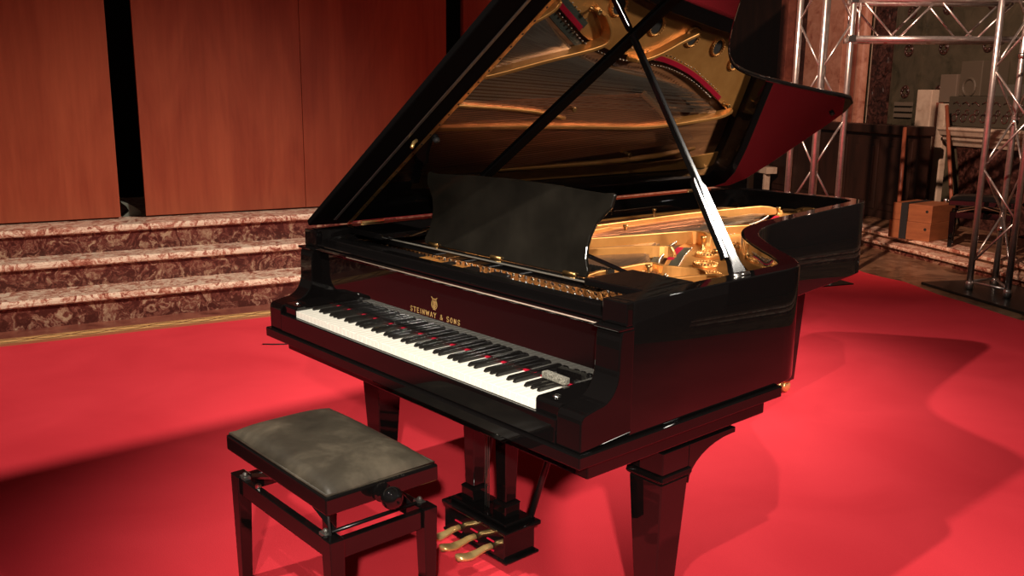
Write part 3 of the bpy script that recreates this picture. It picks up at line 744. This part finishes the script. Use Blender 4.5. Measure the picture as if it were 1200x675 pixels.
# ---- legs
def leg(cx, cy, z1, w, kneedir, bracket=None):
    bm = bmesh.new()
    frustum(bm, cx, cy, .065, w*.66, w*.66, z1-.09, w, w)
    o = obj('leg', bm, M['black'], P, bevel=.004)
    bm = bmesh.new(); frustum(bm, cx, cy, z1-.0895, w*1.0, w*1.0, z1-.082, w*1.14, w*1.14); frustum(bm, cx, cy, z1-.0815, w*1.14, w*1.14, z1-.066, w*1.10, w*1.10)
    box(bm, cx-w*.5, cx+w*.5, cy-w*.48, cy+w*.5, z1-.066, z1); obj('leg_capital', bm, M['black'], o, bevel=.003)
    bm = bmesh.new(); lathe(bm, [(.014, .0), (.014, .022)], (cx, cy, .044), 12); lathe(bm, [(.030, .0), (.034, .004), (.034, .010), (.028, .012)], (cx, cy, .054), 18)
    box(bm, cx-.024, cx-.018, cy-.016, cy+.016, .012, .052); box(bm, cx+.018, cx+.024, cy-.016, cy+.016, .012, .052)
    ca = obj('caster', bm, M['oldbrass'], o, bevel=.001, smooth=False)
    return o, ca
for cxl in (.0935, 1.4775):
    o, ca = leg(cxl, .41, .5455, .115, 0)
    bm = bmesh.new(); lathe(bm, [(.022, -.015), (.024, -.010), (.024, .010), (.022, .015)], (cxl, .41, .0245), 18, axis='x'); obj('wheel', bm, M['oldbrass'], o, smooth=True)
    # curved knee bracket running back from the leg top
    pts = [(.4675, .545), (.4675, .43)]
    for i in range(0, 9):
        t = i/8*PI/2; pts.append((.4675 + .004 + .19*(1-math.cos(t)), .43 + .098*math.sin(t)))
    pts += [(.680, .528), (.680, .545)]
    bm = bmesh.new(); prism(bm, pts, 'x', cxl-.045, cxl+.0575); obj('knee_bracket', bm, M['black'], o, bevel=.003)
# tail leg
o, ca = leg(.545, 2.545, .655, .112, 0)
bm = bmesh.new(); lathe(bm, [(.024, -.026), (.030, -.020), (.030, -.006), (.026, -.003), (.026, .003), (.030, .006), (.030, .020), (.024, .026)], (.545, 2.545, .031), 20, axis='x'); obj('wheel', bm, M['brass'], o, smooth=True)

# ---- pedal lyre
LX = .868
lyre = bpy.data.objects.new('pedal_lyre', None); C.objects.link(lyre); lyre.parent = P; lyre.empty_display_size = .1; lyre.location = (0, 0, 0)
bm = bmesh.new(); box(bm, LX-.160, LX+.145, .248, .378, .052, .142); box(bm, LX-.165, LX+.165, .238, .388, .142, .156); box(bm, LX-.162, LX+.162, .242, .384, .045, .055); box(bm, LX-.14, LX+.14, .258, .368, .156, .170)
obj('pedal_box', bm, M['black'], lyre, bevel=.004)
for sx in (-1, 1):
    x = LX + sx*.080; bm = bmesh.new()
    frustum(bm, x, .313, .170, .062, .062, .212, .062, .062); frustum(bm, x, .313, .212, .070, .070, .220, .052, .052)
    frustum(bm, x, .313, .220, .044, .044, .5445, .060, .060); obj('lyre_post', bm, M['black'], lyre, bevel=.003)
for k, dx in enumerate((-.012, 0, .012)):
    bm = bmesh.new(); tube(bm, [(LX+dx*.8, .30, .156), (LX+dx*.8, .30, .545)], .0014, 8); obj('pedal_rod', bm, M['dullsteel'], lyre, smooth=True)
for sx in (-1, 1):
    bm = bmesh.new(); tube(bm, [(LX+sx*.125, .375, .150), (LX+sx*.16, .50, .546)], .011, 8); obj('lyre_brace', bm, M['satin'], lyre, smooth=True)
def pedal(x):
    bm = bmesh.new(); path = [(0, 0), (-.03, .001), (-.06, -.004), (-.09, -.006), (-.115, .000), (-.132, .005), (-.140, .004)]
    wd = [.012, .012, .014, .020, .024, .021, .010]; rows = []
    pts = []
    for (yy, zz), w in zip(path, wd):
        ring = []
        for j in range(10):
            a = 2*PI*j/10; ring.append(bm.verts.new((x + w*math.cos(a), 0.252+yy, .080+zz + .0100*math.sin(a)*(1 if w > .009 else .6))))
        rows.append(ring)
    for r, s in zip(rows, rows[1:]):
        for j in range(10): bm.faces.new([r[j], r[(j+1) % 10], s[(j+1) % 10], s[j]])
    bm.faces.new(rows[0][::-1]); bm.faces.new(rows[-1])
    pd = obj('pedal', bm, M['brass'], lyre, smooth=True)
for x in (LX-.082, LX, LX+.082): pedal(x)
bm = bmesh.new()
for x in (LX-.082, LX, LX+.082): box(bm, x-.017, x+.017, .2445, .2485, .068, .072); box(bm, x-.017, x+.017, .2445, .2485, .100, .104)
obj('pedal_felt', bm, M['redfelt'], lyre)

# ---- felt block lying on the treble keys
bm = bmesh.new(); box(bm, -.045, .045, -.011, .011, 0, .018)
o = obj('felt_block', bm, M['greyfelt'], None, bevel=.003); o.location = (1.342, .136, KZ+.0118); o.rotation_euler = (0, 0, R(-3))
tag(o, 'small mottled grey felt block lying across the treble black keys', 'felt block')

# ------------------------------------------------------------------ bench
bench = empty('piano_bench', 'adjustable black piano bench with worn grey cushion in front of keyboard', 'bench', (.785, -.225, 0))
B = bench; bx, by = .29, .168
bm = bmesh.new(); box(bm, -.296, .290, -.176, .176, .430, .478); obj('seat_frame', bm, M['black'], B, bevel=.006, seg=3)
# domed cushion
bm = bmesh.new(); nx, ny = 30, 20; g = []
for i in range(nx+1):
    row = []
    for j in range(ny+1):
        u = -1 + 2*i/nx; v = -1 + 2*j/ny
        h = (1-abs(u)**4)**.5 * (1-abs(v)**3)**.5
        z = .4785 + .006 + .034*h**.9
        row.append(bm.verts.new((-.003 + u*.283, v*.166, z)))
    g.append(row)
for i in range(nx):
    for j in range(ny): bm.faces.new([g[i][j], g[i+1][j], g[i+1][j+1], g[i][j+1]])
bnd = [g[i][0] for i in range(nx+1)] + [g[nx][j] for j in range(1, ny+1)] + [g[i][ny] for i in range(nx-1, -1, -1)] + [g[0][j] for j in range(ny-1, 0, -1)]
low = [bm.verts.new((v.co.x*1.0, v.co.y*1.0, .4783)) for v in bnd]
for i in range(len(bnd)): bm.faces.new([bnd[i], bnd[(i+1) % len(bnd)], low[(i+1) % len(bnd)], low[i]])
cu = obj('cushion', bm, M['cushion'], B, smooth=True)
bm = bmesh.new(); 
pth = [(-.286, -.168, .4825), (.280, -.168, .4825), (.280, .168, .4825), (-.286, .168, .4825), (-.286, -.168, .4825)]
tube(bm, pth, .0035, 6); obj('piping', bm, M['cushion'], cu, smooth=True)
def bleg(sx, sy):
    bm = bmesh.new(); x, y = sx*.268, sy*.148
    frustum(bm, x - sx*-.006, y, 0, .032, .032, .357, .050, .044, cx1=x, cy1=y); return obj('leg', bm, M['black'], B, bevel=.003)
for sx in (-1, 1):
    for sy in (-1, 1): bleg(sx, sy)
for sy in (-1, 1):
    bm = bmesh.new(); box(bm, -.243, .243, sy*.150-.011, sy*.150+.011, .296, .350); obj('rail', bm, M['black'], B, bevel=.003)
for sx in (-1, 1):
    bm = bmesh.new(); box(bm, sx*.270-.011, sx*.270+.011, -.126, .126, .296, .350); obj('rail', bm, M['black'], B, bevel=.003)
# scissor mechanism
for sy in (-1, 1):
    for a, b in ((-.235, .02), (.235, -.02)):
        bm = bmesh.new(); yy = sy*.128 - (.008 if a > 0 else 0)*sy
        tube(bm, [(a, yy, .352), (b, yy, .436)], .009, 4); obj('scissor_arm', bm, M['satin'], B)
for a in (-.235, .235):
    bm = bmesh.new(); tube(bm, [(a, -.138, .354), (a, .138, .354)], .006, 8); obj('cross_rod', bm, M['satin'], B, smooth=True)
    for sy in (-1, 1):
        bm = bmesh.new(); box(bm, a-.016, a+.016, sy*.150-.010, sy*.150+.010, .3505, .359); ball(bm, (a, sy*.150, .363), .008, 8, 5); obj('pivot_bracket', bm, M['dullsteel'], B, smooth=False)
bm = bmesh.new(); tube(bm, [(-.15, -.150, .3505), (-.15, -.150, .360)], .009, 8); obj('stop_screw', bm, M['steel'], B)
bm = bmesh.new(); tube(bm, [(.235, -.140, .43), (.243, -.144, .395), (.255, -.146, .350)], .004, 6); obj('cord', bm, M['rubber'], B, smooth=True)
bm = bmesh.new(); lathe(bm, [(.009, 0), (.009, .03)], (.290, -.012, .452), 12, axis='x'); lathe(bm, [(.026, 0), (.026, .008), (.012, .012)], (.2905, -.012, .452), 20, axis='x'); obj('knob_stem', bm, M['black'], B, smooth=False)
bm = bmesh.new(); lathe(bm, [(.030*math.sin(PI*i/14), -.030*math.cos(PI*i/14)) if 0 < i < 14 else (.0005, (-1 if i == 0 else 1)*.0235) for i in range(15)], (.342, -.012, .452), 24, axis='x'); obj('knob', bm, M['black'], B, smooth=True)

# thin black cable end on the carpet by the steps
bm = bmesh.new(); tube(bm, spline([(-1.95, .90, .004), (-1.88, .98, .004), (-1.84, 1.08, .004), (-1.90, 1.17, .004)], 5), .004, 6)
o = obj('cable', bm, M['cable'], smooth=True); tag(o, 'short thin dark cable lying on the carpet left of the keyboard', 'cable')

# ------------------------------------------------------------------ trusses
def nodes_balls(bm, p, r): ball(bm, p, r, 8, 5)
def truss(base, height, side_pairs, label, pitch=.42, phase=0., feet=True, plate_pts=None):
    e = empty('stage_truss', label, 'truss', (base[0][0], base[0][1], 0), group='upright aluminium stage trusses')
    o3 = Vector((base[0][0], base[0][1], 0))
    pts = [Vector((x, y, 0)) - o3 for x, y in base]
    z00 = .012
    for p in pts:
        bm = bmesh.new(); tube(bm, [p + Vector((0,0,z00)), p + Vector((0,0,height))], .024, 14)
        lathe(bm, [(.030, 0), (.030, .05), (.025, .06)], p + Vector((0,0,z00)), 12)
        obj('chord', bm, M['alu'], e, smooth=True)
    for a, b in side_pairs:
        bm = bmesh.new(); A, Bp = pts[a], pts[b]; z = .10 + phase; s = 0
        while z + pitch < height:
            q0, q1 = (A, Bp) if s % 2 == 0 else (Bp, A)
            tube(bm, [q0 + Vector((0,0,z)), q1 + Vector((0,0,z+pitch))], .0085, 8); z += pitch; s += 1
        tube(bm, [A + Vector((0,0,.07)), Bp + Vector((0,0,.07))], .010, 8)
        obj('lacing', bm, M['alu'], e, smooth=True)
    return e
tR = truss([(.076, 5.90), (.397, 5.80), (.15, 6.20)], 3.0, [(0, 1), (0, 2), (1, 2)], 'upright silver stage truss on a dark plate at the far right carpet edge', .37, .12)
bm = bmesh.new(); ball(bm, (.074, .30, 1.80), .035); ball(bm, (.074, .30, 1.30), .035); ball(bm, (.074, .30, .47), .035); ball(bm, (.30, .24, 1.30), .03); obj('coupler', bm, M['steel'], tR, smooth=True)
bm = bmesh.new(); ang = math.atan2(-.456, .89)
box(bm, -.42, .75, -.26, .42, -.0115, .010); o = obj('base_plate', bm, M['plinth'], tR, bevel=.004); o.location = (.12, .02, 0); o.rotation_euler = (0, 0, ang)
tL = truss([(-.85, 5.04), (-1.125, 5.135), (-.77, 5.30), (-1.045, 5.395)], 3.0, [(0, 1), (0, 2)], 'upright silver stage truss rising behind the tail of the piano', .37, .10)
bm = bmesh.new(); box(bm, -.25, .25, -.25, .25, .0005, .010); o = obj('base_plate', bm, M['plinth'], tL, bevel=.003); o.location = (-.08, .19, 0); o.rotation_euler = (0, 0, R(-20))
# beam between them
bm0 = Vector((-.77, 5.30, 0)); bm1 = Vector((.15, 6.20, 0)); dv = (bm1-bm0).normalized(); Lb = (bm1-bm0).length
beam = empty('truss_beam', 'horizontal silver truss beam joining the two upright trusses', 'truss', (bm0.x, bm0.y, 0), math.atan2(dv.y, dv.x))
ZB0, ZB1 = 1.92, 2.21
for y in (0, .29):
    for z in (ZB0, ZB1):
        bm = bmesh.new(); tube(bm, [(.026, y, z), (Lb-.026, y, z)], .024, 14); obj('chord', bm, M['alu'], beam, smooth=True)
for y in (0, .29):
    bm = bmesh.new(); x = .06; s = 0
    while x + .30 < Lb:
        a, b = ((ZB1, ZB0) if s % 2 == 0 else (ZB0, ZB1)); tube(bm, [(x, y, a), (x+.27, y, b)], .0085, 8); x += .29; s += 1
    tube(bm, [(.05, y, ZB0), (.05, y, ZB1)], .009, 8); obj('lacing', bm, M['alu'], beam, smooth=True)
bm = bmesh.new()
for z in (ZB0, ZB1): box(bm, -.028, .03, -.028, .028, z-.028, z+.028)
obj('coupler', bm, M['steel'], beam, bevel=.004)

# ------------------------------------------------------------------ right-hand back of the stage (frame u along DR, n along NR)
AR = math.atan2(DR.y, DR.x)
def robj(name, bm, m, **k):
    o = obj(name, bm, m, **k); o.rotation_euler = (0, 0, AR); return o
# local x=u, local y=n
SN = 5.86
# steps of the platform
bm = bmesh.new(); box(bm, -9, 2.2, SN, SN+.5, -.012, .04); prism(bm, [(SN-.03, .04), (SN-.035, .055), (SN-.03, .07), (SN+.5, .07), (SN+.5, .04)], 'x', -9, 2.2, 1)
o = robj('marble_step', bm, [M['marble'], M['tread']]); struct(o, 'low pink edged marble step at the back right behind the trusses', 'step')
bm = bmesh.new(); box(bm, -9, 2.2, SN+.16, 7.7, .07, .10, 2); prism(bm, [(SN+.13, .10), (SN+.125, .115), (SN+.13, .13), (SN+.36, .13), (SN+.36, .10)], 'x', -9, 2.2, 1); box(bm, -9, 2.2, SN+.3601, 7.7, .10, .1295, 2)
o = robj('platform', bm, [M['marble'], M['tread'], M['stone']]); struct(o, 'brown stone platform at the back right with a pale pink edge', 'platform')
PFZ = .13
# rear wall
bm = bmesh.new(); box(bm, -13.5, 2.2, 7.62, 7.75, 0, 4.6); o = robj('wall_back', bm, M['greystone']); struct(o, 'dim grey green plaster wall at the back right', 'wall')
bm = bmesh.new(); box(bm, -13.5, -9.55, 7.54, 7.62, .13, 4.6); o = robj('wall_panel', bm, M['darkwood']); struct(o, 'dark brown wall section beside the raised lid', 'wall')
def pilaster(name, u0, u1, n0, z0, z1, mat_, label, cat='pilaster', capital=False, roundness=0):
    bm = bmesh.new()
    if roundness:
        r = (u1-u0)/2; pts = [(u0, n0), *[(u0 + r - r*math.cos(t), n0 - r*math.sin(t)*roundness) for t in [i/10*PI for i in range(1, 10)]], (u1, n0)]
        prism(bm, pts, 'z', z0, z1)
    else: box(bm, u0, u1, n0, 7.619, z0, z1)
    o = robj(name, bm, mat_, bevel=.008); struct(o, label, cat); return o
pilaster('pilaster', -9.52, -9.30, 7.44, PFZ, 4.6, M['redstone'], 'narrow dark red stone pilaster left of the back truss')
pilaster('wall_ornament', -9.295, -8.80, 7.56, PFZ, 4.6, M['ornament'], 'dark carved wall strip seen through the back truss', 'wall ornament')
pilaster('pilaster', -8.78, -7.86, 7.44, PFZ, 4.6, M['pinkstone'], 'broad pink stone pilaster behind the back truss')
pilaster('pilaster', -7.855, -7.64, 7.50, PFZ, 4.6, M['redstone'], 'dark red stone strip right of the broad pink pilaster')
pilaster('wall_shaft', -7.63, -7.43, 7.56, 1.10, 4.6, M['pinkstone'], 'slim rounded pink stone shaft at the back', 'shaft', roundness=1)
bm = bmesh.new(); box(bm, -7.36, -6.98, 7.55, 7.62, 1.15, 4.6)
prism(bm, [(-7.36+.19+.16*math.cos(t), 1.9+.20*math.sin(t)) for t in [i/16*2*PI for i in range(16)]], 'y', 7.535, 7.551, 0)
for k in range(6): torus(bm, (-7.17, 7.548, 1.55+k*.45), .11, .014, 18, 6, Vector((0,1,0)))
o = robj('wall_ornament', bm, M['ornament']); struct(o, 'dark carved vertical wall strip right of the slim pink shaft', 'wall ornament')
for u0, u1, lb_ in ((-7.42, -7.37, 'thin pale vertical moulding beside the slim pink shaft'), (-6.97, -6.92, 'thin grey vertical moulding right of the dark carved wall strip'), (-6.50, -6.45, 'thin grey vertical moulding furthest from the pink shaft')):
    bm = bmesh.new(); box(bm, u0, u1, 7.58, 7.62, 1.15, 4.6); o = robj('trim_3', bm, M['palestone'] if u0 < -7 else M['greystone']); struct(o, lb_, 'moulding')
# small rosette ornaments and raised lines on the green wall
k = 0
for u in (-6.72, -6.1, -5.4):
    for z in (1.55, 2.05, 2.5):
        bm = bmesh.new(); torus(bm, (u, 7.615, z), .07, .012, 16, 6, Vector((0,1,0)))
        for j in range(5):
            a = 2*PI*j/5+.3; ball(bm, (u + .05*math.cos(a), 7.612, z + .05*math.sin(a)), .022, 6, 4)
        o = robj('wall_ornament', bm, M['ornament'], smooth=True); struct(o, 'small painted floral ornament on the green grey back wall', 'wall ornament'); o['group'] = 'floral ornaments on the back wall'; k += 1
bm = bmesh.new()
for z in (1.24, 1.31, 1.38): box(bm, -6.86, -6.55, 7.58, 7.619, z, z+.045)
o = robj('trim_4', bm, simple('dim_fillet_stone', (.14, .11, .08), .6)); struct(o, 'three short pale stone fillets low on the back wall', 'moulding')
# dark wainscot cabinet
cab = empty('wainscot_cabinet', 'long dark wooden wainscot cabinet against the back wall behind the crates', 'cabinet', (0, 0, 0), AR)
bm = bmesh.new(); box(bm, -9.4, -5.13, 6.66, 6.80, PFZ, 1.08); obj('cabinet_body', bm, M['darkwood'], cab, bevel=.006)
bm = bmesh.new(); box(bm, -9.44, -5.09, 6.60, 6.82, 1.0805, 1.18); obj('cabinet_top', bm, M['darkwood'], cab, bevel=.012)
for u in (-9.3, -8.7, -8.1, -7.5, -6.9, -6.3, -5.72):
    bm = bmesh.new(); box(bm, u, u+.50, 6.645, 6.66, PFZ+.10, 1.02); box(bm, u+.07, u+.43, 6.630, 6.6451, PFZ+.18, .94); obj('door_panel', bm, M['darkwood'], cab, bevel=.006)
# pale ledge behind the tail of the piano
led = empty('stone_ledge', 'pale stone ledge on short posts far behind the raised lid', 'ledge', (0, 0, 0), AR)
bm = bmesh.new(); box(bm, -8.45, -7.80, 6.40, 6.56, .455, .545); obj('ledge_slab', bm, M['palestone'], led, bevel=.006)
for u in (-8.36, -7.92): 
    bm = bmesh.new(); box(bm, u, u+.05, 6.42, 6.5, PFZ, .4545); obj('post', bm, M['palestone'], led, bevel=.004)
# lit pilasters by the altar
pilaster('pilaster', -5.95, -5.70, 7.2, PFZ, 1.57, M['palestone'], 'short pale stone pier with truss shadow left of the altar')
pilaster('pilaster', -5.695, -5.585, 7.26, PFZ, 1.43, M['redstone'], 'short dark red stone strip beside the pale pier')
pilaster('pilaster', -5.58, -5.46, 7.2, PFZ, 1.42, M['palestone'], 'slim pale stone shaft left of the altar')
# altar
al = empty('side_altar', 'carved grey stone side altar with pale moulded table at the far back', 'altar', (0, 0, 0), AR)
bm = bmesh.new(); prism(bm, [(7.3, .975), (7.14, .975), (7.12, 1.01), (7.08, 1.04), (7.07, 1.07), (7.03, 1.09), (7.01, 1.13), (6.99, 1.15), (6.99, 1.175), (7.3, 1.175)], 'x', -5.30, -3.4); obj('altar_table', bm, M['palestone'], al, bevel=.003)
bm = bmesh.new(); prism(bm, [(-5.18, .974), (-3.5, .974), (-3.5, PFZ), (-5.0, PFZ), (-5.06, .4), (-5.10, .7)], 'y', 7.16, 7.3); obj('altar_front', bm, M['ornament'], al)
bm = bmesh.new(); box(bm, -5.38, -5.18, 7.2, 7.3, PFZ, .974); obj('altar_pier', bm, M['greystone'], al, bevel=.004)
bm = bmesh.new(); box(bm, -5.44, -3.4, 7.22, 7.619, 1.18, 1.50)
obj('retable', bm, simple('dim_grey_stone', (.05, .042, .028), .6, bump=.6, bscale=24), al, bevel=.01)
bm = bmesh.new()
for u in (-5.33, -5.19, -5.05, -4.9, -4.75, -4.6, -4.45):
    torus(bm, (u, 7.218, 1.27), .040, .008, 16, 6, Vector((0,1,0))); torus(bm, (u+.05, 7.218, 1.33), .028, .007, 14, 6, Vector((0,1,0))); tube(bm, [(u-.03, 7.218, 1.42), (u+.02, 7.218, 1.44), (u+.08, 7.218, 1.40)], .008, 6)
obj('scroll_carving', bm, M['ornament'], al, smooth=True)
bm = bmesh.new(); box(bm, -5.65, -5.385, 7.25, 7.619, 1.431, 1.735); obj('stone_block', bm, simple('dusty_pale_stone', (.13, .10, .072), .6), al, bevel=.008)
bm = bmesh.new(); box(bm, -5.38, -5.06, 7.28, 7.619, 1.5005, 1.87); torus(bm, (-5.22, 7.275, 1.60), .09, .02, 18, 6, Vector((0,1,0))); obj('stone_block', bm, simple('dim_tan_stone', (.085, .068, .046), .6, bump=.5, bscale=14), al, bevel=.008)
bm = bmesh.new(); box(bm, -4.95, -3.4, 7.30, 7.619, 1.5005, 1.62); obj('retable_shelf', bm, simple('dim_grey_stone_shelf', (.075, .072, .055), .6), al, bevel=.006)

# crates
CA = R(-3)
def crate(x, y, L, D, z0, z1, label):
    e = empty('wooden_crate', label, 'crate', (x, y, z0), CA, 'orange wooden crates stacked by the cabinet')
    H = z1-z0
    bm = bmesh.new(); box(bm, 0, L, 0, D, 0, H); obj('crate_body', bm, M['crate'], e, bevel=.004)
    bm = bmesh.new(); lathe(bm, [(.014, -.003), (.014, .0)], (L-.05, 0, H-.06), 12, axis='y'); obj('hand_hole', bm, M['gap'], e)
    return e
crate(-1.285, 7.255, .42, .46, PFZ, PFZ+.175, 'orange plywood crate, lower of the two stacked behind the right truss')
crate(-1.262, 7.263, .395, .445, PFZ+.1755, PFZ+.345, 'orange plywood crate, upper of the two stacked, with black strap')
bm = bmesh.new(); box(bm, 0, .07, -.017, -.006, 0, .349); box(bm, 0, .07, -.0059, .44, .3455, .349)
o = obj('strap', bm, M['rubber']); o.location = (-1.17, 7.257, PFZ); o.rotation_euler = (0, 0, CA); tag(o, 'black webbing strap hanging over the two orange crates', 'strap')
# leaning poles
def pole(a, b, r, label):
    bm = bmesh.new(); tube(bm, [a, b], r, 10); o = obj('wooden_pole', bm, M['redwood'], smooth=True); tag(o, label, 'pole', 'reddish wooden poles by the back wall'); return o
def W3(u, n, z): q = DR*u + NR*n; return (q.x, q.y, z)
pole(W3(-5.02, 6.40, PFZ+.03), W3(-5.28, 6.575, 1.165), .022, 'reddish wooden pole leaning from the crate top onto the dark cabinet')
pole(W3(-4.60, 6.75, PFZ+.012), W3(-5.27, 7.06, 1.40), .020, 'dark reddish wooden pole leaning by the altar, behind the black bench')

# second bench at the back
c2 = (-.43, 7.32)
b2 = empty('piano_bench', 'second black padded piano bench standing on the back platform by the crates', 'bench', (c2[0], c2[1], PFZ), R(20))
bm = bmesh.new(); box(bm, -.29, .29, -.18, .18, .39, .44); obj('seat_frame', bm, M['black'], b2, bevel=.006)
bm = bmesh.new(); g = []
for i in range(17):
    row = []
    for j in range(11):
        u = -1+2*i/16; v = -1+2*j/10; h = (1-abs(u)**4)**.5*(1-abs(v)**3)**.5
        row.append(bm.verts.new((u*.285, v*.175, .441+.045*h)))
    g.append(row)
for i in range(16):
    for j in range(10): bm.faces.new([g[i][j], g[i+1][j], g[i+1][j+1], g[i][j+1]])
obj('cushion', bm, M['satin'], b2, smooth=True)
for sx in (-1, 1):
    for sy in (-1, 1):
        bm = bmesh.new(); frustum(bm, sx*.25, sy*.145, 0, .034, .034, .33, .05, .05); obj('leg', bm, M['black'], b2, bevel=.003)
for sy in (-1, 1):
    bm = bmesh.new(); box(bm, -.224, .224, sy*.145-.011, sy*.145+.011, .275, .325); obj('rail', bm, M['black'], b2)
    for a in (-1, 1):
        bm = bmesh.new(); tube(bm, [(a*.22, sy*.12, .33), (-a*.02, sy*.12, .392)], .009, 4); obj('scissor_arm', bm, M['steel'], b2)
for sx in (-1, 1):
    bm = bmesh.new(); box(bm, sx*.25-.011, sx*.25+.011, -.119, .119, .275, .325); obj('rail', bm, M['black'], b2)
    bm = bmesh.new(); ball(bm, (sx*.325, 0, .415), .024, 14, 8); tube(bm, [(sx*.29, 0, .415), (sx*.31, 0, .415)], .008, 8); obj('knob', bm, M['steel'] if sx < 0 else M['black'], b2, smooth=True)

# ------------------------------------------------------------------ lights
def spot(name, loc, target, power, col, size, blend, radius=.08):
    l = bpy.data.lights.new(name, 'SPOT'); l.energy = power; l.color = col; l.spot_size = R(size); l.spot_blend = blend; l.shadow_soft_size = radius
    o = bpy.data.objects.new(name, l); C.objects.link(o); o.location = loc
    o.rotation_euler = (Vector(target) - Vector(loc)).to_track_quat('-Z', 'Y').to_euler(); return o
WARM = (1.0, .91, .79)
spot('spot_front', (-.1, -4.2, 8.0), (1.8, 1.7, 0), 2200, WARM, 41, .8, .09)
spot('spot_front_right', (4.6, -3.9, 8.0), (1.7, 1.1, .3), 1500, WARM, 31, .9, .09)
spot('spot_back_right', (4.3, 6.6, 6.2), (-2.1, .35, -.5), 7000, WARM, 36, 1., .38)
spot('spot_low_right', (5.5, -3.5, 3.3), (1.1, .7, .3), 2200, WARM, 34, 1., .10)
spot('spot_background', (.9, -1.2, 5.8), (-2.4, 9.5, 1.0), 4200, (1.0, .64, .48), 40, .7, .06)

world = bpy.data.worlds.new('world'); bpy.context.scene.world = world; world.use_nodes = True
world.node_tree.nodes['Background'].inputs[0].default_value = (.9, .62, .5, 1); world.node_tree.nodes['Background'].inputs[1].default_value = .045

vs = bpy.context.scene.view_settings
vs.view_transform = 'Standard'; vs.look = 'None'; vs.exposure = .14; vs.gamma = 1.; vs.use_curve_mapping = False
